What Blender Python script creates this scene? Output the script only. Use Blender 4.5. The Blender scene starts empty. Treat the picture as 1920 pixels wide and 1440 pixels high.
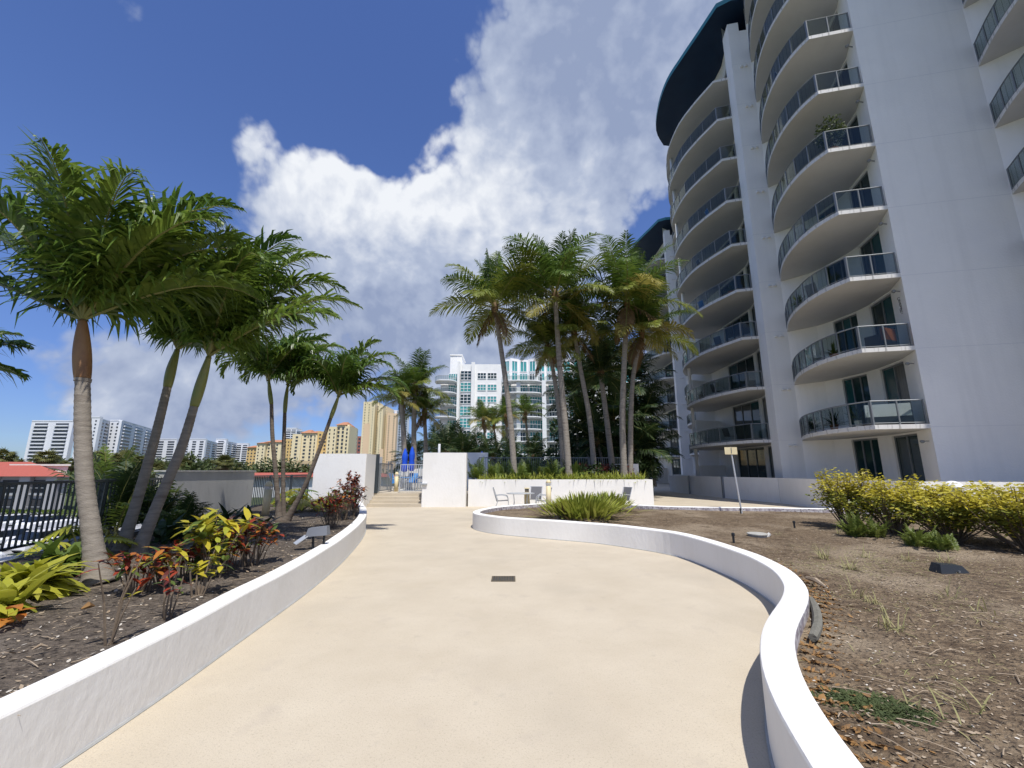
import bpy, math, random
from mathutils import Vector, Matrix, noise as mnoise
R = math.radians
rnd = random.Random(7)
SC = bpy.context.scene
COL = SC.collection

# ---------------------------------------------------------------- camera, sky, sun
F_PX, PITCH, EYE = 800.0, R(11.51), 1.6
cam = bpy.data.cameras.new('camera'); cam.sensor_width = 36; cam.lens = 36 * F_PX / 1920
cam.clip_start = 0.05; cam.clip_end = 6000
camo = bpy.data.objects.new('camera', cam); COL.objects.link(camo)
camo.location = (0, 0, EYE); camo.rotation_euler = (math.pi / 2 + PITCH, 0, 0)
SC.camera = camo
SUN_AZ, SUN_EL = R(20), R(64)           # azimuth: to the right of straight behind the camera
SUN = Vector((math.sin(SUN_AZ) * math.cos(SUN_EL), -math.cos(SUN_AZ) * math.cos(SUN_EL), math.sin(SUN_EL)))
sl = bpy.data.lights.new('sun', 'SUN'); sl.energy = 4.6; sl.angle = R(0.6); sl.color = (1, 0.965, 0.915)
so = bpy.data.objects.new('sun', sl); COL.objects.link(so)
so.rotation_euler = (-SUN).to_track_quat('-Z', 'Y').to_euler(); so.location = (5, -10, 60)
SC.view_settings.view_transform = 'Standard'; SC.view_settings.look = 'None'
SC.view_settings.exposure = 0.14
SC.cycles.max_bounces = 7; SC.cycles.transparent_max_bounces = 10; SC.cycles.diffuse_bounces = 4; SC.cycles.glossy_bounces = 3; SC.view_settings.gamma = 1.0

def ray(x, y):
    u, v = (x - 960) / F_PX, (720 - y) / F_PX
    c, s = math.cos(PITCH), math.sin(PITCH)
    return Vector((u, c - v * s, s + v * c))
def at_z(x, y, z):
    d = ray(x, y); return Vector((0, 0, EYE)) + d * ((z - EYE) / d.z)
def at_y(x, y, Y):
    d = ray(x, y); return Vector((0, 0, EYE)) + d * (Y / d.y)

# ---- world: physical sky with cumulus
W = bpy.data.worlds.new('World'); SC.world = W; W.use_nodes = True
nt = W.node_tree; nt.nodes.clear()
def wn(t, **k):
    n = nt.nodes.new(t)
    for a, b in k.items(): setattr(n, a, b)
    return n
def wl(a, b): nt.links.new(a, b)
def wmath(op, a, b=None, clamp=False):
    n = wn('ShaderNodeMath', operation=op, use_clamp=clamp)
    for i, v in enumerate((a, b)):
        if v is None: continue
        if isinstance(v, (int, float)): n.inputs[i].default_value = v
        else: wl(v, n.inputs[i])
    return n.outputs[0]
wout = wn('ShaderNodeOutputWorld'); wbg = wn('ShaderNodeBackground'); wbg.inputs[1].default_value = 0.1
wl(wbg.outputs[0], wout.inputs[0])
sky = wn('ShaderNodeTexSky', sky_type='NISHITA', sun_disc=False, sun_elevation=SUN_EL, sun_rotation=R(160),
         air_density=1.0, dust_density=0.15, ozone_density=3.0, altitude=10)
tc = wn('ShaderNodeTexCoord')
def wnoise(vec, scale, detail, rough, dist=0.0):
    n = wn('ShaderNodeTexNoise'); wl(vec, n.inputs['Vector'])
    n.inputs['Scale'].default_value = scale; n.inputs['Detail'].default_value = detail
    n.inputs['Roughness'].default_value = rough; n.inputs['Distortion'].default_value = dist
    return n
def wvec(op, a, b):
    n = wn('ShaderNodeVectorMath', operation=op)
    for i, v in enumerate((a, b)):
        if hasattr(v, 'links') or isinstance(v, bpy.types.NodeSocket): wl(v, n.inputs[i])
        else: n.inputs[i].default_value = v
    return n
gen = tc.outputs['Generated']
# stretch detail a little towards the horizon, as cloud layers do
w1 = wnoise(gen, 3.2, 5, 0.55)
wc = wvec('SUBTRACT', w1.outputs['Color'], (0.5, 0.5, 0.5))
ws = wn('ShaderNodeVectorMath', operation='SCALE'); wl(wc.outputs[0], ws.inputs[0]); ws.inputs['Scale'].default_value = 0.20
warp = wvec('ADD', gen, ws.outputs[0]).outputs[0]
def blob(vec, px, rad, wt, power=None):
    c = ray(*px).normalized()
    d = wvec('DISTANCE', vec, tuple(c)).outputs['Value']
    m = wn('ShaderNodeMapRange', interpolation_type='SMOOTHSTEP')
    wl(d, m.inputs[0]); m.inputs[1].default_value = rad; m.inputs[2].default_value = 0.0
    m.inputs[3].default_value = 0.0; m.inputs[4].default_value = wt
    return m.outputs[0]
def total(items):
    s = None
    for it in items: s = it if s is None else wmath('ADD', s, it)
    return s
SH = [((900, 480), .42, .85), ((720, 330), .20, .40), ((540, 300), .17, .62), ((600, 420), .22, .55), ((1060, 220), .34, .75),
      ((1200, 60), .48, .85), ((820, 640), .42, .55), ((1500, -100), .6, .8), ((560, 660), .36, .42), ((1080, 620), .4, .45),
      ((1215, 395), .10, -.75), ((800, 120), .24, -.75), ((660, 190), .20, -.65), ((700, 262), .09, -.45),
      ((520, 500), .26, .34), ((480, 610), .24, .30), ((345, 400), .13, .42), ((245, 90), .12, .46), ((250, 690), .24, .56), ((110, 670), .14, .46), ((430, 760), .26, .46), ((330, 800), .2, .3), ((880, 90), .22, .25),
      ((180, 300), .30, -.35), ((350, 170), .26, -.30)]
shape = total([blob(warp, *b) for b in SH])
sp0 = wn('ShaderNodeSeparateXYZ'); wl(gen, sp0.inputs[0])
rest = wn('ShaderNodeMapRange', interpolation_type='SMOOTHSTEP'); wl(sp0.outputs[1], rest.inputs[0])     # unseen clouds added behind the camera to brighten the ambient light
rest.inputs[1].default_value = .25; rest.inputs[2].default_value = -.25; rest.inputs[3].default_value = 0.0; rest.inputs[4].default_value = 0.42
shape = wmath('ADD', shape, rest.outputs[0])
fb = wnoise(gen, 4.2, 12, 0.60, 0.25)
off = wvec('ADD', gen, tuple(Vector((-0.022, 0.0, 0.030))))
fb2 = wnoise(off.outputs[0], 4.2, 8, 0.60, 0.25)
big = wnoise(gen, 1.7, 3, 0.5)
def billow(vec):
    t_ = None
    for sc_, w_ in ((6.8, .52), (14.5, .29), (31, .13)):
        a_ = wmath('MULTIPLY', wmath('ABSOLUTE', wmath('SUBTRACT', wmath('MULTIPLY', wnoise(vec, sc_, 2, .5).outputs[0], 2.0), 1.0)), w_ * 2.2)
        t_ = a_ if t_ is None else wmath('ADD', t_, a_)
    return t_
bl1 = billow(gen); bl2 = billow(off.outputs[0])
dens = wmath('ADD', wmath('ADD', shape, wmath('ADD', wmath('MULTIPLY', wmath('SUBTRACT', fb.outputs[0], 0.5), 1.25), wmath('MULTIPLY', wmath('SUBTRACT', bl1, 0.42), 0.75))),
             wmath('MULTIPLY', wmath('SUBTRACT', big.outputs[0], 0.5), 0.35))
al = wn('ShaderNodeMapRange', interpolation_type='SMOOTHSTEP'); wl(dens, al.inputs[0])
al.inputs[1].default_value = 0.22; al.inputs[2].default_value = 0.64
# brightness: sunlit cumulus heads, greyer in the thick middle and underneath
BR = [((730, 320), .30, .38), ((860, 330), .25, .28), ((560, 300), .2, .34), ((640, 400), .22, .24), ((900, 430), .26, .22),
      ((1000, 470), .26, .25), ((1080, 380), .2, .2), ((1150, 60), .5, -.22), ((1000, 620), .35, -.14), ((600, 680), .35, -.12), ((700, 660), .3, -.22), ((1120, 180), .2, -.12)]
br = wmath('ADD', total([blob(warp, *b) for b in BR]), wmath('MULTIPLY', rest.outputs[0], 1.1))  # added clouds behind the camera are whitened to fill the shaded tower
lit = wmath('ADD', wmath('ADD', br, 0.30), wmath('ADD', wmath('MULTIPLY', wmath('SUBTRACT', fb.outputs[0], fb2.outputs[0]), 1.6), wmath('MULTIPLY', wmath('SUBTRACT', bl1, bl2), 0.55)), clamp=True)
cr = wn('ShaderNodeValToRGB'); wl(lit, cr.inputs[0])
e = cr.color_ramp.elements
e[0].position = 0.0; e[0].color = (2.7, 3.3, 4.9, 1); e[1].position = 1.0; e[1].color = (8.0, 8.25, 8.7, 1)
m_ = e.new(0.45); m_.color = (4.2, 4.8, 6.2, 1)
mix = wn('ShaderNodeMix', data_type='RGBA'); wl(al.outputs[0], mix.inputs[0])
hs = wn('ShaderNodeHueSaturation'); hs.inputs['Saturation'].default_value = 1.12; hs.inputs['Value'].default_value = 1.22
hs.inputs['Hue'].default_value = 0.515
wl(sky.outputs[0], hs.inputs['Color'])
sep = wn('ShaderNodeSeparateXYZ'); wl(gen, sep.inputs[0])
hr = wn('ShaderNodeValToRGB'); wl(sep.outputs[2], hr.inputs[0])
hr.color_ramp.elements[0].color = (.40, .50, .80, 1); hr.color_ramp.elements[1].position = .42; hr.color_ramp.elements[1].color = (.98, 1.05, 1.12, 1)
hm = wn('ShaderNodeMix', data_type='RGBA', blend_type='MULTIPLY'); hm.inputs[0].default_value = 1.0
wl(hs.outputs[0], hm.inputs[6]); wl(hr.outputs[0], hm.inputs[7]); wl(hm.outputs[2], mix.inputs[6]); wl(cr.outputs[0], mix.inputs[7]); wl(mix.outputs[2], wbg.inputs[0])

# ---------------------------------------------------------------- mesh and object helpers
ORG = {}
class MB:
    def __init__(s): s.v = []; s.f = []; s.m = []; s.mi = 0; s.sm = False
    def add(s, vs, fs):
        b = len(s.v); s.v.extend([tuple(v) for v in vs])
        for f in fs: s.f.append(tuple(i + b for i in f)); s.m.append(s.mi)
    def quad(s, a, b, c, d): s.add((a, b, c, d), ((0, 1, 2, 3),))
    def box(s, x0, y0, z0, x1, y1, z1):
        s.hexa([(x0, y0), (x1, y0), (x1, y1), (x0, y1)], z0, z1)
    def hexa(s, pts, z0, z1): s.prism(pts, z0, z1)
    def prism(s, pts, z0, z1):
        n = len(pts)
        a = sum(pts[i][0] * pts[(i + 1) % n][1] - pts[(i + 1) % n][0] * pts[i][1] for i in range(n))
        if a < 0: pts = pts[::-1]
        vs = [(p[0], p[1], z0) for p in pts] + [(p[0], p[1], z1) for p in pts]
        fs = [tuple(range(n - 1, -1, -1)), tuple(range(n, 2 * n))]
        fs += [(i, (i + 1) % n, n + (i + 1) % n, n + i) for i in range(n)]
        s.add(vs, fs)
    def bar(s, a, b, w, h, up=(0, 0, 1)):
        a, b = Vector(a), Vector(b); d = (b - a).normalized(); up = Vector(up)
        if abs(d.dot(up)) > .98: up = Vector((1, 0, 0))
        x = d.cross(up).normalized() * w / 2; y = x.cross(d).normalized() * h / 2
        vs = [a - x - y, a + x - y, a + x + y, a - x + y, b - x - y, b + x - y, b + x + y, b - x + y]
        s.add(vs, [(0, 1, 2, 3), (7, 6, 5, 4), (0, 4, 5, 1), (1, 5, 6, 2), (2, 6, 7, 3), (3, 7, 4, 0)])
    def tube(s, path, rad, n=8, cap=True):
        path = [Vector(p) for p in path]; k = len(path)
        if not hasattr(rad, '__len__'): rad = [rad] * k
        vs = []; px = None
        for i, p in enumerate(path):
            d = (path[min(i + 1, k - 1)] - path[max(i - 1, 0)]).normalized()
            if px is None:
                ref = Vector((0, 0, 1)) if abs(d.z) < .9 else Vector((1, 0, 0))
                px = d.cross(ref).normalized()
            else:
                px = (px - d * px.dot(d)).normalized()
            py = d.cross(px)
            for j in range(n):
                a = 2 * math.pi * j / n
                vs.append(p + (px * math.cos(a) + py * math.sin(a)) * rad[i])
        fs = [(i * n + j, i * n + (j + 1) % n, (i + 1) * n + (j + 1) % n, (i + 1) * n + j) for i in range(k - 1) for j in range(n)]
        if cap: fs += [tuple(range(n - 1, -1, -1)), tuple((k - 1) * n + j for j in range(n))]
        s.add(vs, fs)
    def lathe(s, prof, c=(0, 0, 0), n=20):
        vs = []; k = len(prof)
        for r, z in prof:
            for j in range(n):
                a = 2 * math.pi * j / n
                vs.append((c[0] + r * math.cos(a), c[1] + r * math.sin(a), c[2] + z))
        fs = [(i * n + j, i * n + (j + 1) % n, (i + 1) * n + (j + 1) % n, (i + 1) * n + j) for i in range(k - 1) for j in range(n)]
        fs += [tuple(range(n - 1, -1, -1)), tuple((k - 1) * n + j for j in range(n))]
        s.add(vs, fs)
    def blade(s, p, d, L, w, droop=.5, seg=3, nrm=None, wind=None, fold=0):
        """a tapering leaf ribbon"""
        p = Vector(p); d = Vector(d).normalized(); nrm = Vector(nrm) if nrm is not None else Vector((0, 0, 1))
        side = d.cross(nrm)
        if side.length < 1e-3: side = Vector((1, 0, 0))
        side.normalize(); prof = {2: (.5, 1, 0.04), 3: (.55, 1, .75, .04), 4: (.5, .95, 1, .65, .04)}[seg]
        vs = []
        for i in range(seg + 1):
            h = side * (w * prof[i] / 2)
            vs += [p - h, p + h]
            d = d + Vector((0, 0, -droop / seg))
            if wind is not None: d = d + wind / seg
            d.normalize(); p = p + d * (L / seg)
        s.add(vs, [(2 * i, 2 * i + 1, 2 * i + 3, 2 * i + 2) for i in range(seg)])
    def build(s, name, mats, parent=None, org=None, smooth=None):
        if org is None: org = ORG.get(parent.name, Vector((0, 0, 0))) if parent else Vector((0, 0, 0))
        org = Vector(org)
        me = bpy.data.meshes.new(name)
        me.from_pydata([(a - org.x, b - org.y, c - org.z) for a, b, c in s.v], [], s.f)
        for m in (mats if isinstance(mats, (list, tuple)) else [mats]): me.materials.append(m)
        if any(s.m): me.polygons.foreach_set('material_index', s.m)
        if s.sm if smooth is None else smooth: me.polygons.foreach_set('use_smooth', [True] * len(s.f))
        me.update()
        o = bpy.data.objects.new(name, me); COL.objects.link(o)
        if parent: o.parent = parent; ORG[o.name] = org
        else: o.location = org; ORG[o.name] = org
        return o
def tag(o, label, cat, group=None):
    o['label'] = label; o['category'] = cat
    if group: o['group'] = group
    return o
def kind(o, k): o['kind'] = k; return o
def thing(name, loc, label, cat, group=None):
    o = bpy.data.objects.new(name, None); COL.objects.link(o); o.location = loc; o.empty_display_size = .2
    ORG[o.name] = Vector(loc); return tag(o, label, cat, group)
def inst(src, parent, loc=(0, 0, 0), rot=None, sc=None, name=None):
    c = src.copy(); COL.objects.link(c); c.parent = parent; c.location = loc
    if name: c.name = name
    if rot is not None: c.rotation_euler = rot
    if sc is not None: c.scale = sc if hasattr(sc, '__len__') else (sc,) * 3
    ORG[c.name] = ORG.get(src.name, Vector((0, 0, 0)))
    return c
def child(me, name, parent, loc=(0, 0, 0), rot=(0, 0, 0), sc=1.0):
    o = bpy.data.objects.new(name, me); COL.objects.link(o); o.parent = parent
    o.location = loc; o.rotation_euler = rot; o.scale = sc if hasattr(sc, '__len__') else (sc,) * 3
    return o
def dup(o, parent=None, dloc=(0, 0, 0), label=None):
    c = o.copy(); COL.objects.link(c)
    if parent: c.parent = parent
    else: c.location = Vector(o.location) + Vector(dloc); ORG[c.name] = Vector(c.location)
    if label: c['label'] = label
    for ch in list(o.children): dup(ch, c)
    return c
def spline(pts, n=8, closed=False):
    P = [Vector(p) for p in pts]; out = []; k = len(P)
    for i in range(k if closed else k - 1):
        if closed: a, b, c, d = P[i - 1], P[i], P[(i + 1) % k], P[(i + 2) % k]
        else: a, b, c, d = P[max(i - 1, 0)], P[i], P[i + 1], P[min(i + 2, k - 1)]
        for j in range(n):
            t = j / n
            out.append(.5 * ((2 * b) + (c - a) * t + (2 * a - 5 * b + 4 * c - d) * t * t + (3 * b - a - 3 * c + d) * t ** 3))
    if not closed: out.append(P[-1])
    return out
def inside(x, y, poly):
    c = False; j = len(poly) - 1
    for i in range(len(poly)):
        xi, yi, xj, yj = poly[i][0], poly[i][1], poly[j][0], poly[j][1]
        if (yi > y) != (yj > y) and x < (xj - xi) * (y - yi) / (yj - yi) + xi: c = not c
        j = i
    return c

# ---------------------------------------------------------------- materials
def mat(name, col, col2=None, rough=.7, scale=6, detail=6, bump=0, bscale=40, spec=.4, metal=0, lo=.35, hi=.7, stretch=None, trans=0, tcol=None, obj=True, bdist=.02, extra=None):
    m = bpy.data.materials.new(name); m.use_nodes = True; t = m.node_tree; b = t.nodes['Principled BSDF']
    b.inputs['Base Color'].default_value = (*col, 1); b.inputs['Roughness'].default_value = rough
    b.inputs['Metallic'].default_value = metal; b.inputs['Specular IOR Level'].default_value = spec
    cs = None
    if col2 or bump or extra:
        c = t.nodes.new('ShaderNodeTexCoord'); vec = c.outputs['Object']
        if stretch:
            mp = t.nodes.new('ShaderNodeMapping'); mp.inputs['Scale'].default_value = stretch
            t.links.new(vec, mp.inputs[0]); vec = mp.outputs[0]
    if col2:
        n = t.nodes.new('ShaderNodeTexNoise'); n.inputs['Scale'].default_value = scale; n.inputs['Detail'].default_value = detail
        n.inputs['Roughness'].default_value = .65
        t.links.new(vec, n.inputs['Vector'])
        r = t.nodes.new('ShaderNodeValToRGB'); r.color_ramp.elements[0].position = lo; r.color_ramp.elements[1].position = hi
        r.color_ramp.elements[0].color = (*col, 1); r.color_ramp.elements[1].color = (*col2, 1)
        t.links.new(n.outputs[0], r.inputs[0]); cs = r.outputs[0]
        for (sc2, p0, p1, c3, dt) in (extra or []):
            n2 = t.nodes.new('ShaderNodeTexNoise'); n2.inputs['Scale'].default_value = sc2; n2.inputs['Detail'].default_value = dt
            t.links.new(vec, n2.inputs['Vector'])
            mr = t.nodes.new('ShaderNodeMapRange'); mr.inputs[1].default_value = p0; mr.inputs[2].default_value = p1
            t.links.new(n2.outputs[0], mr.inputs[0])
            mx = t.nodes.new('ShaderNodeMix'); mx.data_type = 'RGBA'
            t.links.new(mr.outputs[0], mx.inputs[0]); t.links.new(cs, mx.inputs[6]); mx.inputs[7].default_value = (*c3, 1)
            cs = mx.outputs[2]
        t.links.new(cs, b.inputs['Base Color'])
    if bump:
        n = t.nodes.new('ShaderNodeTexNoise'); n.inputs['Scale'].default_value = bscale; n.inputs['Detail'].default_value = 6
        t.links.new(vec, n.inputs['Vector'])
        bp = t.nodes.new('ShaderNodeBump'); bp.inputs['Strength'].default_value = bump; bp.inputs['Distance'].default_value = bdist
        t.links.new(n.outputs[0], bp.inputs['Height']); t.links.new(bp.outputs[0], b.inputs['Normal'])
    if trans:
        tr = t.nodes.new('ShaderNodeBsdfTranslucent'); ms = t.nodes.new('ShaderNodeMixShader'); ms.inputs[0].default_value = trans
        tr.inputs[0].default_value = (*(tcol or col), 1)
        if cs is not None and not tcol: t.links.new(cs, tr.inputs[0])
        t.links.new(b.outputs[0], ms.inputs[1]); t.links.new(tr.outputs[0], ms.inputs[2])
        t.links.new(ms.outputs[0], t.nodes['Material Output'].inputs[0])
    return m
def glassmat(name, tint, mixf=.35, rough=.03, gcol=(.9, .95, 1)):
    m = bpy.data.materials.new(name); m.use_nodes = True; t = m.node_tree; t.nodes.clear()
    o = t.nodes.new('ShaderNodeOutputMaterial'); tr = t.nodes.new('ShaderNodeBsdfTransparent'); tr.inputs[0].default_value = (*tint, 1)
    g = t.nodes.new('ShaderNodeBsdfGlossy'); g.inputs['Roughness'].default_value = rough; g.inputs[0].default_value = (*gcol, 1)
    fr = t.nodes.new('ShaderNodeLayerWeight'); fr.inputs[0].default_value = .5
    pw = t.nodes.new('ShaderNodeMath'); pw.operation = 'POWER'; pw.inputs[1].default_value = 3.0; t.links.new(fr.outputs['Facing'], pw.inputs[0])
    ad = t.nodes.new('ShaderNodeMath'); ad.operation = 'MULTIPLY_ADD'; ad.inputs[1].default_value = .30; ad.inputs[2].default_value = mixf; ad.use_clamp = True
    t.links.new(pw.outputs[0], ad.inputs[0])
    x = t.nodes.new('ShaderNodeMixShader'); t.links.new(ad.outputs[0], x.inputs[0])
    t.links.new(tr.outputs[0], x.inputs[1]); t.links.new(g.outputs[0], x.inputs[2]); t.links.new(x.outputs[0], o.inputs[0])
    return m
M = {}
M['deck'] = mat('deck_coating', (.468, .402, .300), (.525, .458, .350), .85, 1.1, 10, .4, 90, lo=.34, hi=.66, bdist=.006,
                extra=[(.45, .52, .75, (.415, .36, .275), 4), (2.6, .60, .80, (.435, .375, .295), 10), (9, .64, .86, (.38, .335, .265), 8), (70, .56, .74, (.375, .325, .245), 5), (160, .60, .72, (.33, .28, .21), 2)])
M['stucco'] = mat('white_stucco', (.79, .775, .735), (.71, .69, .64), .8, 1.2, 8, .32, 17, lo=.45, hi=.85, bdist=.016, stretch=(1, 1, .55),
                  extra=[(3.5, .62, .95, (.66, .64, .595), 8)])
M['stucco_old'] = mat('peeling_paint', (.55, .53, .52), (.25, .21, .24), .85, 9, 8, .5, 40, lo=.4, hi=.62, extra=[(22, .56, .64, (.12, .10, .11), 4)])
M['stain'] = mat('stained_stucco', (.56, .55, .52), (.46, .455, .43), .85, 1.5, 8, .3, 50, stretch=(1, 1, .3), extra=[(5, .62, .85, (.33, .32, .30), 6)])
M['tower'] = mat('tower_stucco', (.86, .85, .82), (.82, .81, .78), .8, .7, 8, .25, 14, bdist=.03, extra=[(.25, .5, .8, (.76, .755, .745), 4)])
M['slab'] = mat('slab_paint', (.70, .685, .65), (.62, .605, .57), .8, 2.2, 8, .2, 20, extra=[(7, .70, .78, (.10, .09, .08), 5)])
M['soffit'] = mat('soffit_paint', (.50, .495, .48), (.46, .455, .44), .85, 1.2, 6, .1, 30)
M['groove'] = mat('wall_joint', (.70, .70, .70), rough=.9)
M['roof_blue'] = mat('blue_roof', (.004, .018, .050), (.005, .024, .060), .6, 1, 4)
M['roof_edge'] = mat('roof_edge_teal', (.05, .22, .27), rough=.5)
M['alu'] = mat('grey_aluminium', (.20, .215, .225), rough=.45, metal=.3)
M['alu_l'] = mat('light_aluminium', (.55, .57, .58), rough=.4, metal=.4)
M['glass'] = glassmat('balcony_glass', (.66, .70, .685), .035, .05, (.60, .63, .63))
M['window'] = mat('tinted_glass', (.012, .03, .034), (.02, .05, .055), .04, .6, 3, spec=.55)
M['teal_glass'] = mat('teal_glass', (.035, .25, .25), (.09, .38, .37), .08, .25, 3, spec=.7)
M['dark_room'] = mat('dark_room', (.03, .032, .035), rough=.8)
M['white'] = mat('white_paint', (.80, .80, .80), (.73, .73, .72), .6, 2)
M['offwhite'] = mat('offwhite_paint', (.70, .69, .64), (.62, .60, .55), .6, 3)
M['cream_post'] = mat('cream_bollard', (.72, .62, .38), (.64, .53, .31), .55, 5, 6, .1, 60)
M['soil'] = mat('dry_mulch', (.085, .056, .033), (.26, .19, .115), .95, 14, 12, 1.0, 34, lo=.36, hi=.66, bdist=.055,
                extra=[(.75, .48, .62, (.29, .225, .15), 8), (60, .66, .72, (.40, .34, .25), 3), (30, .58, .66, (.028, .018, .011), 4), (3.0, .54, .70, (.085, .055, .030), 5)])  # near-black specks painted for the small shadows among the debris
M['mulch_l'] = mat('grey_mulch', (.050, .038, .028), (.175, .14, .105), .95, 14, 12, 1.0, 32, lo=.36, hi=.66, bdist=.055,
                   extra=[(1.0, .52, .74, (.16, .135, .11), 6), (55, .67, .73, (.42, .38, .30), 3), (26, .57, .66, (.022, .016, .011), 4)])  # darkest specks are shadows between the pieces, put into the colour
M['chip'] = mat('wood_chip', (.26, .19, .12), (.42, .35, .26), .9, 12)
M['shell'] = mat('shell_chip', (.58, .54, .47), (.42, .37, .30), .8, 9)
M['dry_leaf'] = mat('dry_leaf', (.30, .16, .05), (.13, .075, .035), .8, 14)
M['dry_grass'] = mat('dry_grass', (.38, .34, .16), (.28, .28, .11), .8, 6, trans=.25)
M['moss'] = mat('low_weed', (.045, .065, .02), (.09, .11, .035), .8, 9, trans=.2)
def leaf(name, a, b, trans=.35, rough=.45, scale=2.5, tcol=None): return mat(name, a, b, rough, scale, 4, trans=trans, spec=.35, lo=.3, hi=.7, tcol=tcol)
M['pf_a'] = leaf('palm_leaf_deep', (.038, .085, .014), (.115, .190, .030), .36, .32, 6)
M['pf_b'] = leaf('palm_leaf_mid', (.065, .125, .018), (.19, .26, .042), .40, .32, 6)
M['coco_a'] = leaf('coconut_leaf_green', (.050, .105, .018), (.150, .215, .036), .32, .42)
M['coco_b'] = leaf('coconut_leaf_olive', (.120, .165, .024), (.26, .28, .05), .35, .42)
M['coco_c'] = leaf('coconut_leaf_yellow', (0.240, 0.228, 0.048), (0.360, 0.300, 0.078), .35, .5)
M['coco_d'] = leaf('coconut_leaf_dead', (.20, .125, .055), (.13, .08, .04), .2, .7)
M['under'] = leaf('dark_shaded_leaf', (0.020, 0.043, 0.013), (0.050, 0.085, 0.022), .25, .5)  # leaf colour darkened to carry the thicket shade; also used for dark shrubs
M['rachis'] = mat('leaf_stalk', (.16, .17, .045), (.21, .19, .06), .5, 3)
M['shaft'] = mat('crownshaft', (.16, .20, .05), (.22, .20, .06), .4, 5)
M['shaft_b'] = mat('crownshaft_brown', (.17, .075, .025), (.27, .15, .06), .5, 4, 6, stretch=(1, 1, .25))
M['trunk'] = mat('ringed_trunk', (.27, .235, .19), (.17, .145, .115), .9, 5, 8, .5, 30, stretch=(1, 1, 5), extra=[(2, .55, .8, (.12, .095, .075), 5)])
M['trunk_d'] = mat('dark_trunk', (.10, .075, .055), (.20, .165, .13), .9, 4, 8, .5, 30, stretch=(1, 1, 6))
M['coco_trunk'] = mat('coconut_trunk', (.30, .27, .23), (.19, .165, .135), .9, 6, 8, .6, 30, stretch=(1, 1, 4), extra=[(1.6, .55, .8, (.13, .10, .08), 5)])
M['stem'] = mat('woody_stem', (.20, .15, .10), (.11, .08, .055), .85, 8)
M['croton_r'] = leaf('croton_red', (0.234, 0.023, 0.018), (0.390, 0.078, 0.026), .3)
M['croton_o'] = leaf('croton_orange', (0.408, 0.120, 0.024), (0.480, 0.204, 0.036), .3)
M['croton_y'] = leaf('croton_yellow', (0.575, 0.460, 0.034), (0.414, 0.380, 0.046), .35)
M['croton_g'] = leaf('croton_green', (0.068, 0.112, 0.024), (0.135, 0.180, 0.038), .3)
M['croton_d'] = leaf('croton_maroon', (.075, .014, .014), (.15, .04, .025), .25)
M['lime'] = leaf('lime_leaf', (.34, .37, .035), (.50, .47, .06), .4)
M['lime_d'] = leaf('dark_lime_leaf', (0.070, 0.119, 0.021), (0.168, 0.224, 0.035), .35)
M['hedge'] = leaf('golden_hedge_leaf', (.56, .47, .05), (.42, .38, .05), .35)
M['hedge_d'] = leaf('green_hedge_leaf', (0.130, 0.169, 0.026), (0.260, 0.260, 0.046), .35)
M['agave'] = leaf('yellow_green_blade', (.23, .29, .04), (.40, .40, .08), .3)
M['agave_d'] = leaf('dry_blade', (.16, .12, .05), (.10, .07, .03), .2)
M['fern'] = leaf('fern_leaf', (.10, .15, .025), (.20, .23, .05), .35)
M['tree_a'] = leaf('far_tree_leaf', (0.046, 0.072, 0.021), (0.104, 0.130, 0.039), .25)
M['tree_b'] = leaf('far_palm_leaf', (0.078, 0.098, 0.029), (0.182, 0.169, 0.052), .25)
M['black'] = mat('black_metal', (.022, .025, .028), rough=.45)
M['fence_grey'] = mat('grey_fence_paint', (.17, .185, .20), rough=.45)
M['fence_dark'] = mat('dark_fence_paint', (.035, .045, .052), rough=.4)
M['lamp_grey'] = mat('grey_fixture', (.17, .18, .20), rough=.55)
M['blue'] = mat('blue_canvas', (.008, .07, .52), (.012, .10, .62), .8, 6)
M['blue_l'] = mat('blue_sling', (.07, .25, .55), rough=.6)
M['sling'] = mat('grey_sling', (.14, .14, .145), (.18, .18, .185), .8, 60)
M['brown_iron'] = mat('drain_iron', (.10, .085, .06), (.16, .13, .09), .7, 20, metal=.3)
M['concrete'] = mat('concrete', (.36, .35, .33), (.29, .28, .26), .9, 3, 8, .3, 30)
M['asphalt'] = mat('pale_asphalt', (.27, .27, .265), (.33, .33, .325), .9, 1.2, 8)
M['grass'] = mat('lawn', (.05, .075, .022), (.09, .11, .035), .95, .05, 8)
M['red_roof'] = mat('red_roof', (.40, .10, .065), (.34, .085, .055), .7, 1.5, stretch=(4, 1, 1))
M['grey_wall'] = mat('grey_wall', (.30, .30, .30), (.35, .35, .35), .8, .5)
M['car_white'] = mat('white_car_paint', (.80, .80, .80), rough=.18, spec=.6)
M['car_silver'] = mat('silver_car_paint', (.42, .44, .46), rough=.2, metal=.5)
M['car_dark'] = mat('dark_car_paint', (.02, .022, .028), rough=.15, spec=.6)
M['car_glass'] = mat('car_glass', (.01, .012, .014), rough=.05, spec=.6)
M['tyre'] = mat('tyre', (.02, .02, .02), rough=.9)
M['far_white'] = mat('far_white', (.74, .75, .77), (.69, .70, .73), .8, .05)
M['far_cream'] = mat('far_cream', (.78, .67, .43), (.74, .63, .40), .8, .05)
M['far_orange'] = mat('far_orange', (.66, .46, .19), (.62, .43, .18), .8, .05)
M['far_peach'] = mat('far_peach', (.74, .55, .36), (.70, .52, .34), .8, .05)
M['far_tan'] = mat('far_tan', (.55, .42, .25), rough=.8)
M['far_brick'] = mat('far_brick', (.33, .13, .10), rough=.8)
M['far_roof'] = mat('far_tile_roof', (.42, .19, .10), rough=.8)
M['far_win'] = mat('far_window', (.05, .06, .075), rough=.2)
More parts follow.
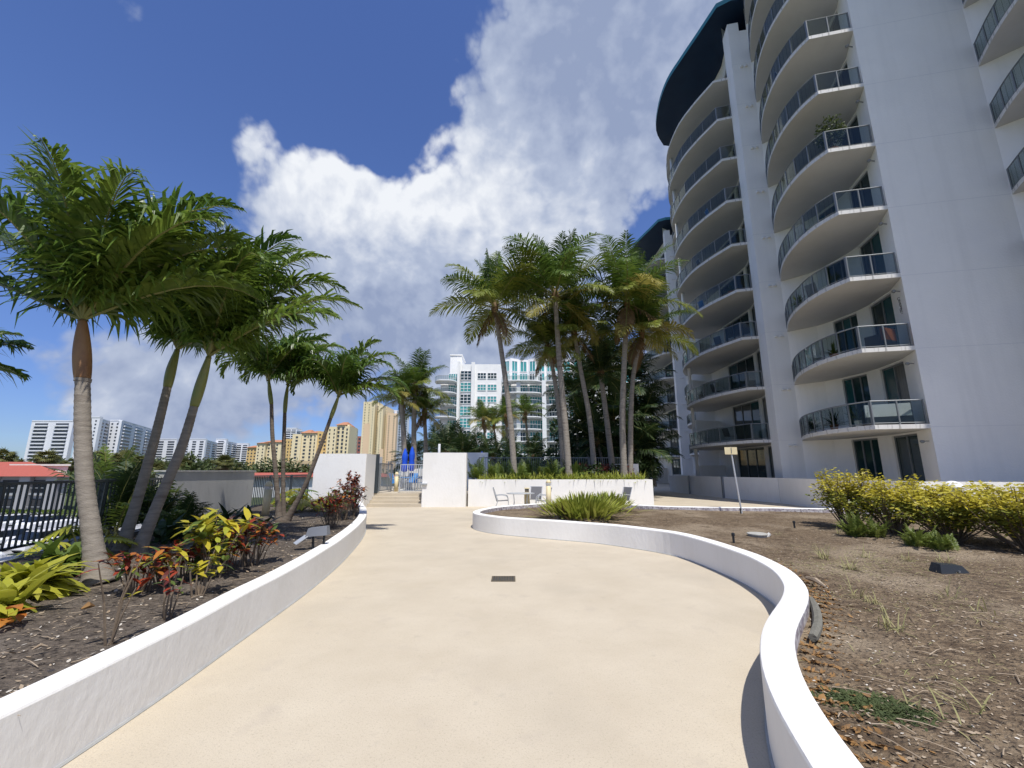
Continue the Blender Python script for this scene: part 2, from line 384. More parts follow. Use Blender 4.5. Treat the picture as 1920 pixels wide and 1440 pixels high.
M['orange_seat'] = mat('rust_cushion', (.26, .075, .015), rough=.8)
M['terracotta'] = mat('clay_pot', (.35, .15, .08), rough=.8)

def streaks(m, amount, col, scale=(1.6, 1.6, .07), lo=.5, hi=.8):
    # rain-run weathering: faint vertical runs over the paint
    t = m.node_tree; b = t.nodes['Principled BSDF']; src = b.inputs['Base Color'].links[0].from_socket
    c = t.nodes.new('ShaderNodeTexCoord'); mp = t.nodes.new('ShaderNodeMapping'); mp.inputs['Scale'].default_value = scale; t.links.new(c.outputs['Object'], mp.inputs[0])
    n = t.nodes.new('ShaderNodeTexNoise'); n.inputs['Scale'].default_value = 2.0; n.inputs['Detail'].default_value = 8; t.links.new(mp.outputs[0], n.inputs['Vector'])
    r = t.nodes.new('ShaderNodeMapRange'); r.inputs[1].default_value = lo; r.inputs[2].default_value = hi; r.inputs[4].default_value = amount; t.links.new(n.outputs[0], r.inputs[0])
    x = t.nodes.new('ShaderNodeMix'); x.data_type = 'RGBA'; t.links.new(r.outputs[0], x.inputs[0]); t.links.new(src, x.inputs[6]); x.inputs[7].default_value = (*col, 1); t.links.new(x.outputs[2], b.inputs['Base Color'])
streaks(M['tower'], .28, (.64, .635, .62)); streaks(M['stucco'], .12, (.58, .555, .51), (7, 7, .8), .55, .85); streaks(M['slab'], .8, (.22, .21, .19), (5, 5, .9), .55, .72)
M['caulk'] = mat('grey_caulk', (.42, .42, .40), (.34, .34, .32), .7, 8)
M['curtain'] = mat('curtained_glass', (.10, .105, .10), (.16, .165, .155), .06, 3, 3, stretch=(9, 9, .2), spec=.6)
M['teal_dim'] = mat('teal_tinted_glass', (.012, .065, .075), (.02, .095, .105), .05, .6, 3, spec=.55)
M['mossy'] = mat('mossy_concrete', (.13, .125, .10), (.20, .19, .16), .95, 14, 8, .5, 40)
M['lid_grey'] = mat('weathered_lid', (.42, .41, .37), (.33, .32, .28), .7, 12)
# ================================================================ SETTING: ground, deck, planters
mb = MB(); mb.quad((-2500, -800, -4.02), (2500, -800, -4.02), (2500, 5000, -4.02), (-2500, 5000, -4.02))
kind(mb.build('ground', M['grass']), 'structure')
mb = MB(); mb.quad((-70, -20, -4.0), (-10.5, -20, -4.0), (-10.5, 60, -4.0), (-70, 60, -4.0))
kind(mb.build('parking_lot', M['asphalt']), 'structure')
DECK = [(-3.6, -10), (-5.75, 0), (-7.35, 6.2), (-8.4, 10.4), (-9.3, 14.6), (-9.6, 21), (-9.6, 62), (45, 62), (45, -10)]
mb = MB(); mb.prism(DECK, -4.0, 0.0)
kind(mb.build('deck', M['deck']), 'structure')

def px_line(pts, z): return [at_z(x, y, z) for x, y in pts]
PW_H = .43
LP = px_line([(0, 1341), (100, 1295), (200, 1246), (300, 1196), (375, 1157.5), (475, 1104), (560, 1059), (605, 1033), (646, 1006),
              (675.6, 981), (686.6, 967), (688, 957), (684, 948), (674, 937.5)], PW_H)
LP = [LP[0] + (LP[0] - LP[2]) * 1.9, LP[0] + (LP[0] - LP[2]) * .9] + LP
RP = px_line([(1524, 1440), (1494, 1390), (1467, 1348), (1442, 1298), (1427, 1257), (1423.5, 1215), (1429, 1176), (1446, 1144), (1464, 1120), (1470, 1097.5),
              (1462.5, 1083), (1450, 1069), (1429, 1055), (1387.5, 1036), (1325, 1015), (1256, 997.5), (1172, 987), (1110, 981), (1047, 977), (985, 973), (930, 969)], PW_H)
RP = [RP[0] + Vector((-.55, -1.5, 0)), RP[0] + Vector((-.22, -.7, 0))] + RP + [Vector((-.98, 12.3, PW_H)), Vector((-1.15, 13.1, PW_H)), Vector((-.95, 14.1, PW_H)), Vector((-.3, 15.2, PW_H)),
      Vector((1.2, 16.5, PW_H)), Vector((2.6, 16.6, PW_H)), Vector((4.1, 15.9, PW_H)), Vector((5.6, 15.0, PW_H)), Vector((9.8, 14.25, PW_H)), Vector((12.2, 13.2, PW_H)), Vector((13.2, 11, PW_H)), Vector((13.4, 6, PW_H)), Vector((13.2, -2, PW_H))]
def planter(name, path, side, th, label):
    pts = spline(path, 6); pts = [p.to_2d() for p in pts]
    # even out the spacing
    out = [pts[0]]
    for p in pts[1:]:
        if (p - out[-1]).length > .12: out.append(p)
    pts = out
    for _ in range(2):
        pts = [pts[0]] + [(pts[i - 1] + pts[i] * 2 + pts[i + 1]) / 4 for i in range(1, len(pts) - 1)] + [pts[-1]]
    nrm = []
    for i in range(len(pts)):
        d = (pts[min(i + 1, len(pts) - 1)] - pts[max(i - 1, 0)]).normalized(); nrm.append(Vector((-d.y, d.x)) * side)
    prof = [(0, -.02), (0, PW_H - .02), (.006, PW_H - .006), (.02, PW_H), (th - .02, PW_H), (th - .006, PW_H - .006), (th, PW_H - .02), (th, -.02)]
    mb = MB(); k = len(prof)
    for i, p in enumerate(pts):
        wob = .006 * mnoise.noise(Vector((p.x * 1.3, p.y * 1.3, 2)))
        mb.v += [(p.x + nrm[i].x * (o + wob), p.y + nrm[i].y * (o + wob), z + (.008 * mnoise.noise(Vector((p.x * .9, p.y * .9, 7))) if z > .2 else 0)) for o, z in prof]
    for i in range(len(pts) - 1):
        for j in range(k - 1):
            f = (i * k + j, i * k + j + 1, (i + 1) * k + j + 1, (i + 1) * k + j)
            mb.f.append(f if side > 0 else f[::-1]); mb.m.append(1 if j >= 6 else 0)
    o = mb.build(name, [M['stucco'], M['stucco_old']], None, (pts[0].x, pts[0].y, 0))
    tag(o, label, 'planter wall')
    bd = MB(); bd.tube([(p.x - nrm[i].x * .004, p.y - nrm[i].y * .004, .004) for i, p in enumerate(pts)][::2], .013, 5); bd.build('base_bead', M['caulk'], o)
    return pts, nrm
lw, ln = planter('planter_wall', LP, 1, .21, 'low white curving planter wall holding the palm and croton bed')
rw, rn = planter('planter_wall', RP, -1, .21, 'low white s-curved planter wall around the dry mulch bed')

def soil(name, m, poly, z0, cell, amp, seed, rise=None):
    xs = [p[0] for p in poly]; ys = [p[1] for p in poly]
    nx = int((max(xs) - min(xs)) / cell) + 1; ny = int((max(ys) - min(ys)) / cell) + 1
    mb = MB(); idx = {}
    def vid(i, j):
        if (i, j) not in idx:
            x, y = min(xs) + i * cell, min(ys) + j * cell
            z = z0 + amp * (mnoise.noise(Vector((x * .5, y * .5, seed))) + .45 * mnoise.noise(Vector((x * 2.1, y * 2.1, seed))) + .25 * mnoise.noise(Vector((x * 6, y * 6, seed))))
            idx[(i, j)] = len(mb.v); mb.v.append((x, y, z))
        return idx[(i, j)]
    for i in range(nx):
        for j in range(ny):
            if inside(min(xs) + (i + .5) * cell, min(ys) + (j + .5) * cell, poly):
                mb.f.append((vid(i, j), vid(i + 1, j), vid(i + 1, j + 1), vid(i, j + 1))); mb.m.append(0)
    return kind(mb.build(name, m, smooth=True), 'structure')
ls = [(p.x + n.x * .1, p.y + n.y * .1) for p, n in zip(lw, ln)]
LPOLY = ls + [(-7.2, 19.45), (-9.5, 19.45), (-9.2, 14.6), (-8.3, 10.4), (-7.2, 6.2), (-5.2, -2), (ls[0][0], ls[0][1])]
SOIL_L = .36; SOIL_R = .31
soil('soil_bed', M['mulch_l'], LPOLY, SOIL_L, .11, .035, 3)
rs = [(p.x + n.x * .1, p.y + n.y * .1) for p, n in zip(rw, rn)]
RPOLY = rs
soil('soil_bed', M['soil'], RPOLY, SOIL_R, .11, .035, 9)
def soil_z(x, y, z0, seed):
    return z0 + .035 * (mnoise.noise(Vector((x * .5, y * .5, seed))) + .45 * mnoise.noise(Vector((x * 2.1, y * 2.1, seed))) + .25 * mnoise.noise(Vector((x * 6, y * 6, seed))))
def zl(x, y): return soil_z(x, y, SOIL_L, 3)
def zr(x, y): return soil_z(x, y, SOIL_R, 9)

# ---- kerb under the boundary fence, grey boundary wall
mb = MB(); FL = [Vector((-5.3, -1.5)), Vector((-7.2, 6.2)), Vector((-8.22, 10.38))]
for a, b in zip(FL, FL[1:]):
    d = (b - a).normalized(); n = Vector((-d.y, d.x)) * .11
    mb.prism([a - n, b - n, b + n, a + n], -.01, .36)
kind(mb.build('deck_kerb', M['stucco']), 'structure')
mb = MB(); mb.prism([(-8.2, 10.4), (-8.62, 14.6), (-8.9, 14.6), (-8.5, 10.4)], .0, 1.58)
o = mb.build('boundary_wall', M['stain'], None, (-8.4, 12.5, 0)); tag(o, 'grey stained boundary wall behind the leaning palms', 'wall')
cap = MB(); cap.prism([(-8.17, 10.37), (-8.59, 14.63), (-8.93, 14.63), (-8.53, 10.37)], 1.58, 1.615); cap.build('coping', M['stain'], o)

def fence(name, pts, z0, h, label, m, gap=.11, pick=.02, post=.05, sep=False, railw=.05):
    base = pts[0]
    t = thing(name, (base[0], base[1], z0), label, 'fence')
    rl = MB(); pk = MB(); shared = None
    for a, b in zip(pts, pts[1:]):
        a, b = Vector(a), Vector(b); L = (b - a).length; d = (b - a) / L
        rl.bar((a.x, a.y, z0 + h), (b.x, b.y, z0 + h), railw, .045); rl.bar((a.x, a.y, z0 + .1), (b.x, b.y, z0 + .1), railw * .8, .035)
        np_ = max(1, round(L / 1.9))
        for i in range(np_ + 1):
            p = a + d * (L * i / np_); q = MB(); q.bar((p.x, p.y, z0 - .02), (p.x, p.y, z0 + h + .03), post, post, (d.x, d.y, 0)); q.build('post', m, t)
        n = int(L / gap)
        for i in range(1, n):
            p = a + d * (L * i / n)
            if sep:
                if shared is None:
                    q = MB(); q.bar((0, 0, .1), (0, 0, h), pick, pick, (d.x, d.y, 0)); shared = q.build('picket', m, t, (0, 0, 0)); shared.location = (p.x - base[0], p.y - base[1], 0)
                else: child(shared.data, 'picket', t, (p.x - base[0], p.y - base[1], 0))
            else: pk.bar((p.x, p.y, z0 + .1), (p.x, p.y, z0 + h), pick, pick, (d.x, d.y, 0))
    rl.build('rail', m, t)
    if not sep: pk.build('pickets', m, t)
    return t
fence('picket_fence', [(-5.3, -1.5), (-7.2, 6.2), (-8.22, 10.38)], .40, 1.02, 'dark metal picket fence along the deck edge above parked cars', M['fence_dark'], .105, .022, .055, True)
fence('picket_fence', [(-9.0, 14.7), (-9.4, 20.2)], .3, 1.12, 'dark metal picket fence section behind the cream bollard', M['fence_dark'], .12, .025, .05)

# ================================================================ STEPS, PIERS, POOL DECK
PD = .55
mb = MB(); mb.prism([(-9.2, 20.98), (-2.35, 20.98), (-2.35, 20.5), (-2.0, 20.5), (-2.0, 25), (6.9, 25), (6.9, 45), (-9.2, 45)], 0.0, PD)
kind(mb.build('pool_deck', M['deck']), 'structure')
t = thing('steps', (-5.3, 20, 0), 'four beige steps between white piers leading up to the pool gate', 'steps')
for i in range(4):
    mb = MB(); y0 = 20 + i * .325; z1 = PD * (i + 1) / 4
    mb.prism([(-6.55, y0), (-4.1, y0), (-4.1, 21.1), (-6.55, 21.1)], PD * i / 4 if i else .001, z1 - .001 + .004 * (i == 3))
    mb.build('step', M['deck'], t)
def simple(name, m, label, cat, fn, org=(0, 0, 0), smooth=None, group=None):
    mb = MB(); fn(mb); return tag(mb.build(name, m, None, org, smooth), label, cat, group)
def chamfer(pts, c=.02):
    out = []; n = len(pts); P = [Vector(p) for p in pts]
    for i in range(n):
        a, b, d = P[i - 1], P[i], P[(i + 1) % n]
        out += [b + (a - b).normalized() * c, b + (d - b).normalized() * c]
    return [tuple(p) for p in out]
simple('gate_pier', M['stucco'], 'tall white pier wall right of the steps with small wall light', 'wall',
       lambda m: m.prism(chamfer([(-4.1, 19.95), (-2.1, 19.95), (-2.1, 20.48), (-4.1, 20.48)]), 0, 2.42), (-3.1, 20.2, 0))
simple('gate_pier', M['stucco'], 'wide white pier wall left of the steps behind dark crotons', 'wall',
       lambda m: m.prism(chamfer([(-8.9, 19.5), (-6.56, 19.5), (-6.56, 20.9), (-8.9, 20.9)]), 0, 2.36), (-7.7, 20, 0))
simple('gate_pier', M['stucco'], 'white pier behind the open gate leaf, shorter and set back', 'wall',
       lambda m: m.prism([(-7.6, 21.6), (-6.7, 21.6), (-6.7, 22.4), (-7.6, 22.4)], PD, 2.3), (-7.2, 22, PD))
t = simple('gate_post', M['fence_dark'], 'dark square gate post against the left pier', 'post', lambda m: m.prism([(-6.58, 20.95), (-6.44, 20.95), (-6.44, 21.07), (-6.58, 21.07)], PD, 2.4), (-6.5, 21, PD))
def gate(a, b, z0, z1, label, m, n):
    t = thing('pool_gate', (a[0], a[1], z0), label, 'gate'); f = MB(); a, b = Vector(a), Vector(b)
    for z in (z0 + .05, z1): f.bar((a.x, a.y, z), (b.x, b.y, z), .04, .04)
    for p in (a, b): f.bar((p.x, p.y, z0), (p.x, p.y, z1 + .02), .045, .045)
    f.build('gate_frame', m, t)
    for i in range(1, n):
        p = a.lerp(b, i / n); q = MB(); q.bar((p.x, p.y, z0 + .06), (p.x, p.y, z1), .022, .022); q.build('picket', m, t)
    return t
gate((-6.42, 21.1), (-6.25, 22.7), PD + .06, 1.95, 'grey metal pool gate swung open against the left pier', M['alu'], 14)
gate((-5.45, 21.3), (-4.15, 21.3), PD + .05, 1.9, 'light metal railing panel closing the gateway beside the right pier', M['alu_l'], 12)
fence('picket_fence', [(-7.0, 24.6), (-4.4, 24.6)], PD, 1.55, 'tall grey enclosure fence behind the blue umbrellas', M['alu'], .14, .02, .06)
simple('service_counter', M['stucco'], 'low white counter block behind the blue chairs', 'counter', lambda m: m.prism(chamfer([(-6.35, 25.0), (-4.75, 25.0), (-4.5, 26.2), (-6.35, 26.2)]), PD, 1.72), (-5.5, 25.4, PD))
simple('parapet_wall', M['white'], 'long white parapet behind the right pier', 'wall', lambda m: m.prism([(-5.4, 27), (-1.5, 27), (-1.5, 27.25), (-5.4, 27.25)], PD, 2.72), (-3.4, 27.1, PD))
simple('vent_pipe', M['white'], 'short white vent pipe rising behind the right pier', 'pipe', lambda m: m.lathe([(.06, 0), (.06, 2.3), (.05, 2.32)], (-3.5, 20.75, PD), 12), (-3.5, 20.75, PD))
t = thing('wall_light', (-4.0, 19.9, 1.05), 'small grey step light on the right pier', 'light')
mb = MB(); mb.box(-4.16, 19.85, 1.0, -3.86, 19.949, 1.05); mb.box(-4.12, 19.87, .96, -3.9, 19.949, 1.0); mb.build('housing', M['alu_l'], t)

# raised planter with the coconut palms
t = thing('raised_planter', (2.2, 20.2, 0), 'long white raised planter wall under the coconut palms', 'planter')
mb = MB(); mb.prism(chamfer([(-2.02, 20.2), (6.5, 20.2), (6.5, 20.42), (-2.02, 20.42)], .015), 0, 1.21); mb.build('front_wall', M['stucco'], t)
mb = MB(); mb.prism([(6.28, 20.42), (6.5, 20.42), (6.85, 24.8), (6.6, 24.8)], 0, 1.207); mb.build('side_wall', M['stucco'], t)
mb = MB(); mb.prism([(-2.0, 20.42), (6.3, 20.42), (6.65, 24.8), (-2.0, 24.8)], .6, 1.12); mb.build('soil', M['soil'], t)
fence('picket_fence', [(-1.9, 25.2), (6.6, 25.2)], 1.05, 1.3, 'long grey picket fence behind the coconut palm planter', M['alu'], .12, .022, .05)
simple('white_block', M['white'], 'small white wall block at the end of the coconut palm planter', 'wall', lambda m: m.prism([(6.1, 25.4), (7.4, 25.4), (7.4, 25.9), (6.1, 25.9)], PD, 2.0), (6.7, 25.6, PD))

# ---- patio wall in front of the tower, in panels
t = thing('patio_wall', (13.3, 24, 0), 'low white patio wall curving along the foot of the tower', 'wall')
PWL = [(13.6, 37.5), (12.55, 34.9), (12.55, 31), (12.8, 26.6), (13.55, 22.3), (13.35, 19), (13.5, 14.6), (15.7, 13.9), (16.3, 13.75)]
for i, (a, b) in enumerate(zip(PWL, PWL[1:])):
    a, b = Vector(a), Vector(b); d = (b - a).normalized(); n = Vector((d.y, -d.x)) * .16; n = -n
    g = .03 if i in (2, 4) else 0
    mb = MB(); mb.prism([a + d * g, b - d * g, b - d * g + n, a + d * g + n], 0, 1.25 - .002 * (i % 2)); mb.build('wall_panel', M['stucco'], t)
for p in ((12.56, 31.0), (12.8, 26.6)):
    mb = MB(); mb.bar((p[0] - .03, p[1] - .05, 0), (p[0] - .03, p[1] - .05, 1.27), .12, .12); mb.build('metal_post', M['alu'], t)
mb = MB()
for i in range(10): mb.bar((16.4 + i * .09, 13.7, .1), (16.4 + i * .09, 13.7, 1.2), .05, .04)
mb.bar((16.35, 13.7, 1.2), (17.3, 13.7, 1.2), .05, .05); mb.build('louvre', M['alu'], t)
mb = MB(); mb.prism([(17.35, 13.5), (24, 11.8), (24, 12), (17.4, 13.7)], 0, 1.22); mb.build('wall_panel', M['stucco'], t)
mb = MB(); mb.prism([(13.7, 37), (18, 37), (18, 36.8), (13.7, 36.8)], 0, 1.3); mb.build('wall_panel', M['stucco'], t)

# ================================================================ TOWER
Z1, FH, ST = 3.165, 3.05, .17
def arc_outline(a, b, pts, n): return [Vector(a), Vector(b)] + [p.to_2d() for p in spline([Vector((*b, 0))] + [Vector((*p, 0)) for p in pts], n)][1:]
wr = random.Random(21)
def bay(root, outline, closing, back, levels, panes, rail_levels, ztop, win=True):
    # walls with window openings
    wall = MB(); reveals = []
    for (p, k), (q, _) in zip(back, back[1:]):
        p, q = Vector(p), Vector(q)
        if k == 'w' or not win: wall.quad((p.x, p.y, 0), (q.x, q.y, 0), (q.x, q.y, ztop), (p.x, p.y, ztop)); continue
        d = (q - p).normalized(); n = Vector((d.y, -d.x))
        if n.dot((p + q) / 2) < 0: n = -n
        reveals.append((p, q, d, n * .16, k))
        for l in range(levels + 1):
            zb = .30 if l == 0 else Z1 + ST + FH * (l - 1); zt = zb + 2.80; zn = Z1 + FH * l + ST
            if l == levels: zn = ztop
            if l == 0: wall.quad((p.x, p.y, 0), (q.x, q.y, 0), (q.x, q.y, zb), (p.x, p.y, zb))
            wall.quad((p.x, p.y, zt), (q.x, q.y, zt), (q.x, q.y, zn), (p.x, p.y, zn))
            P, Q = p + n * .16, q + n * .16
            wall.quad((p.x, p.y, zb), (P.x, P.y, zb), (P.x, P.y, zt), (p.x, p.y, zt))
            wall.quad((q.x, q.y, zb), (Q.x, Q.y, zb), (Q.x, Q.y, zt), (q.x, q.y, zt))
            wall.quad((p.x, p.y, zt), (P.x, P.y, zt), (Q.x, Q.y, zt), (q.x, q.y, zt))
    wall.build('bay_wall', M['tower'], root)
    for p, q, d, n, k in reveals:
        npan = int(k); P, Q = p + n * .75, q + n * .75; zb, zt = .30, .30 + 2.80; fr = MB()
        fr.bar((P.x, P.y, zt - .04), (Q.x, Q.y, zt - .04), .07, .07); fr.bar((P.x, P.y, zb + .04), (Q.x, Q.y, zb + .04), .07, .07)
        for i in range(npan + 1):
            c = P.lerp(Q, i / npan); fr.bar((c.x, c.y, zb), (c.x, c.y, zt), .065, .06, (d.x, d.y, 0))
        w0 = fr.build('window', M['alu'], root); gl = []
        for i in range(npan):
            a, b = P.lerp(Q, i / npan) + n * .06, P.lerp(Q, (i + 1) / npan) + n * .06
            g = MB(); tw = (i % 2) * .02
            g.prism([a + n * tw, b + n * tw, b + n * (tw + .1), a + n * (tw + .1)], zb, zt); gl.append(g.build('pane', M['window'], w0, ORG[root.name]))
        for l in range(1, levels + 1):
            w = inst(w0, root, (0, 0, Z1 + ST + FH * (l - 1) - .30))
            for g in gl:
                c = inst(g, w); u = wr.random()
                if u < .45: c.material_slots[0].link = 'OBJECT'; c.material_slots[0].material = M['curtain' if u < .14 else 'teal_dim']
    # balconies
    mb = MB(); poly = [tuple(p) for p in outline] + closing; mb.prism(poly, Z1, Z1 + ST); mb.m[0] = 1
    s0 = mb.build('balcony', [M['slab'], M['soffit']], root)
    L = [0]
    for a, b in zip(outline, outline[1:]): L.append(L[-1] + (b - a).length)
    cum = L
    def at_s(s):
        for i in range(len(cum) - 1):
            if cum[i + 1] >= s or i == len(cum) - 2:
                return outline[i].lerp(outline[i + 1], (s - cum[i]) / max(1e-6, cum[i + 1] - cum[i]))
    cen = Vector((sum(p[0] for p in poly) / len(poly), sum(p[1] for p in poly) / len(poly)))
    ins = lambda p: p + (cen - p).normalized() * .07
    stops = [0.03] + [cum[1] * j / panes[0] for j in range(1, panes[0] + 1)] + [cum[1] + (cum[-1] - cum[1]) * j / panes[1] for j in range(1, panes[1] + 1)]
    rail = MB(); zt = Z1 + 1.1; zs = Z1 + ST
    ip = [ins(p) for p in outline]
    rail.tube([(p.x, p.y, zt) for p in ip], .026, 6); rail.tube([(p.x, p.y, zs + .07) for p in ip], .016, 4)
    for s in stops:
        p = ins(at_s(s)); wide = abs(s - cum[1]) < 1e-6
        rail.bar((p.x, p.y, zs), (p.x, p.y, zt), .1 if wide else .045, .05)
    r0 = rail.build('railing', M['alu'], s0, ORG[root.name]); gl = []
    for a, b in zip(stops, stops[1:]):
        cuts = [a] + [c for c in cum if a + .02 < c < b - .02] + [b]
        g = MB()
        for u, v in zip(cuts, cuts[1:]):
            p, q = ins(at_s(u)), ins(at_s(v)); e_ = (q - p).normalized() * (.03 if u == a else 0); e2 = (q - p).normalized() * (.03 if v == b else 0)
            nn = Vector((e_.y, -e_.x)).normalized() * .006 if e_.length else Vector(((q - p).y, -(q - p).x)).normalized() * .006
            g.prism([p + e_ - nn, q - e2 - nn, q - e2 + nn, p + e_ + nn], zs + .1, zt - .03)
        gl.append(g.build('glass_pane', M['glass'], s0, ORG[root.name]))
    for l in range(1, levels):
        s = inst(s0, root, (0, 0, FH * l))
        if l < rail_levels:
            inst(r0, s)
            for g in gl: inst(g, s)
def strips(root, a, b, levels, m='groove'):
    a, b = Vector(a), Vector(b); d = (b - a).normalized(); n = Vector((d.y, -d.x))
    if n.dot((a + b) / 2) > 0: n = -n
    z = Z1 + .05; c = n * .002; mb = MB(); mb.prism([a + c - n * .05, b + c - n * .05, b + c, a + c], z, z + .018)
    j0 = mb.build('wall_joint', M[m], root)
    for l in range(1, levels): inst(j0, root, (0, 0, FH * l))

B1_OUT = arc_outline((15.7, 16.0), (13.95, 16.4), [(13.72, 17.3), (13.72, 18.6), (14.1, 20.2), (14.7, 21.6), (15.5, 22.95)], 5)
B1_CLOSE = [(17.2, 22.3), (17.3, 19), (16.6, 16.2)]
B1_BACK = [((15.5, 22.98), 'w'), ((16.45, 21.95), 'w'), ((16.72, 21.15), '3'), ((16.87, 19.8), 'w'), ((16.84, 19.02), '2'), ((16.42, 17.36), 'w'), ((15.72, 16.02), 'w')]
B2_OUT = arc_outline((14.6, 24.2), (13.75, 24.45), [(13.1, 26.5), (12.78, 28.4), (12.95, 30.9), (13.5, 32.6), (14.5, 33.7)], 5)
B2_CLOSE = [(16.3, 34.0), (16.3, 24.9)]
B2_BACK = [((14.62, 24.25), 'w'), ((15.3, 24.65), '2'), ((16.0, 27.1), 'w'), ((16.02, 27.42), '3'), ((16.02, 30.8), 'w'), ((16.0, 33.4), 'w'), ((14.9, 34.4), 'w')]
def tower_module(root, b1_levels):
    bay(root, B1_OUT, B1_CLOSE, B1_BACK, b1_levels, (2, 8), b1_levels, Z1 + FH * b1_levels)
    bay(root, B2_OUT, B2_CLOSE, B2_BACK, 9, (1, 8), 8, 31.9)
    mb = MB(); mb.prism([(14.4, 23.2), (15.52, 22.97), (16.7, 22.3), (16.7, 24.9), (15.1, 24.5), (14.62, 24.27)], 0, 30.2)
    mb.prism([(14.4, 23.2), (15.05, 23.066), (15.2, 24.5), (14.62, 24.27)], 30.2, 30.9); mb.build('pillar', M['tower'], root)
    strips(root, (14.4, 23.2), (15.52, 22.97), 9); strips(root, (14.62, 24.27), (14.4, 23.2), 9)
    ro = [(15.9, 22.3), (14.4, 22.45), (13.65, 22.9)] + [tuple(p.to_2d()) for p in spline([Vector((13.2, 24.8, 0)), Vector((12.75, 26.6, 0)), Vector((12.35, 28.5, 0)), Vector((12.45, 30.8, 0)), Vector((13.1, 33.4, 0)), Vector((14.4, 35.2, 0))], 4)] + [(24, 36.5), (24, 22.3)]
    mb = MB(); mb.prism(ro, 31.9, 32.25); mb.m = [1 if i >= 2 else 0 for i in range(len(mb.f))]
    mb.build('roof', [M['roof_blue'], M['roof_edge']], root)
    mb = MB(); mb.tube([(13.5, 31.7, 0), (13.5, 31.7, Z1 + FH * 8)], .11, 12); mb.build('column', M['tower'], root, smooth=True)
    for l in range(9):
        z = Z1 + ST + FH * (l - 1) if l else .02
        if l == 0:
            q = MB(); q.prism([(13.7, 31.75), (16.0, 32.6), (15.95, 32.75), (13.65, 31.9)], .02, 2.0); p0 = q.build('partition', M['tower'], root)
        else: inst(p0, root, (0, 0, z - .02))
    v0 = None
    for l in range(1, 10):
        for k in (0, 1):
            if v0 is None:
                q = MB(); q.box(14.83, 22.93, Z1 - .28, 14.98, 23.09, Z1 - .2); v0 = q.build('vent_hood', M['white'], root)
            else: inst(v0, root, (k * .26, -k * .054, FH * (l - 1)))
    # back body so that the tower is closed
    mb = MB(); mb.prism([(17.0, 24.4), (24, 24.4), (24, 35), (17.0, 35)], 0, 31.85); mb.build('core', M['tower'], root)
TA = thing('condo_tower', (14.4, 23.2, 0), 'tall white condominium tower with curved glass balconies and blue roof, nearest the patio wall', 'tower')
tower_module(TA, 12)
TB = dup(TA, None, (4.5, 25, 0), 'farther white condominium tower with curved balconies, half hidden behind coconut palms')
ZT = Z1 + FH * 12
mb = MB(); mb.prism([(15.7, 16.0), (19.86, 15.07), (22, 16), (22, 24.4), (17.4, 22.5), (17.4, 17.5)], 0, ZT); mb.build('flat_wall', M['tower'], TA)
strips(TA, (15.7, 16.0), (19.86, 15.07), 12)
OFF = Vector((4.3, -7.9))
mvp = lambda p: (p[0] + OFF.x, p[1] + OFF.y)
bay(TA, [p + OFF for p in B1_OUT], [mvp(p) for p in B1_CLOSE], [(mvp(p), k) for p, k in B1_BACK], 12, (2, 8), 12, ZT, win=False)
mb = MB(); mb.prism([(20.0, 8.1), (30, 5.9), (30, 16), (22, 16), (21.4, 13)], 0, ZT); mb.build('flat_wall', M['tower'], TA)
for l in range(8):                                           # bracket lamps beside the balconies
    q = MB(); z = Z1 - .42 + FH * l
    q.lathe([(.05, 0), (.075, -.02), (.075, -.07), (.03, -.11)], (15.62, 16.35, z), 10); q.bar((15.62, 16.35, z - .03), (15.95, 16.4, z - .03), .03, .03); q.build('wall_lamp', M['alu'], TA)
# ================================================================ TEAL-WINDOW APARTMENT BUILDING
YC = 107.0
def PX(x, Y=YC): return at_y(x, 800, Y).x          # near the horizon x scales with depth
def PXY(x, y, Y=YC): p = at_y(x, y, Y); return p.x, p.z
CB = thing('apartment_block', (0, YC, -4), 'white apartment block with teal windows beyond the palms', 'building')
def cwin(x0, x1, z0, z1, y, nx, nz, m='teal_glass'):
    f = MB(); bw = .13
    f.box(x0, y, z0, x1, y + .12, z0 + bw); f.box(x0, y, z1 - bw, x1, y + .12, z1)
    for i in range(nx + 1):
        c = x0 + (x1 - x0) * i / nx; f.box(max(x0, c - bw / 2) + .001, y - .004, z0 + .01, min(x1, c + bw / 2) - .001, y + .1, z1 - .01)
    for j in range(1, nz):
        c = z0 + (z1 - z0) * j / nz; f.box(x0 + .02, y - .008, c - bw / 2, x1 - .02, y + .09, c + bw / 2)
    w = f.build('window', M['white'], CB)
    g = MB(); g.box(x0 + .05, y + .06, z0 + .05, x1 - .05, y + .16, z1 - .05); g.build('pane', M[m], w, ORG[CB.name])
CF = 3.05; CZ = lambda k: -.4 + CF * k              # floor k
def cpx(x): return (x - 960) / F_PX / .985 * YC
mb = MB(); mb.box(cpx(866), YC, -4, cpx(941), YC + 22, 28.6); mb.build('block', M['tower'], CB)
mb = MB(); mb.box(cpx(883.5), YC - .7, -4, cpx(890), YC - .001, 29.0); mb.build('pier', M['tower'], CB)
mb = MB(); mb.box(cpx(857), YC - .7, -4, cpx(861.5), YC + 10, 29.2); mb.build('pier', M['tower'], CB)
mb = MB(); mb.box(cpx(861.5), YC + .2, -4, cpx(866), YC + 9, 28.9); mb.build('pier', M['tower'], CB)
mb = MB(); mb.box(cpx(838), YC + 4, -4, cpx(861), YC + 12, 32.0); mb.box(cpx(837), YC + 3.8, 32.0, cpx(862), YC + 12.2, 32.3); mb.build('stair_tower', M['tower'], CB)
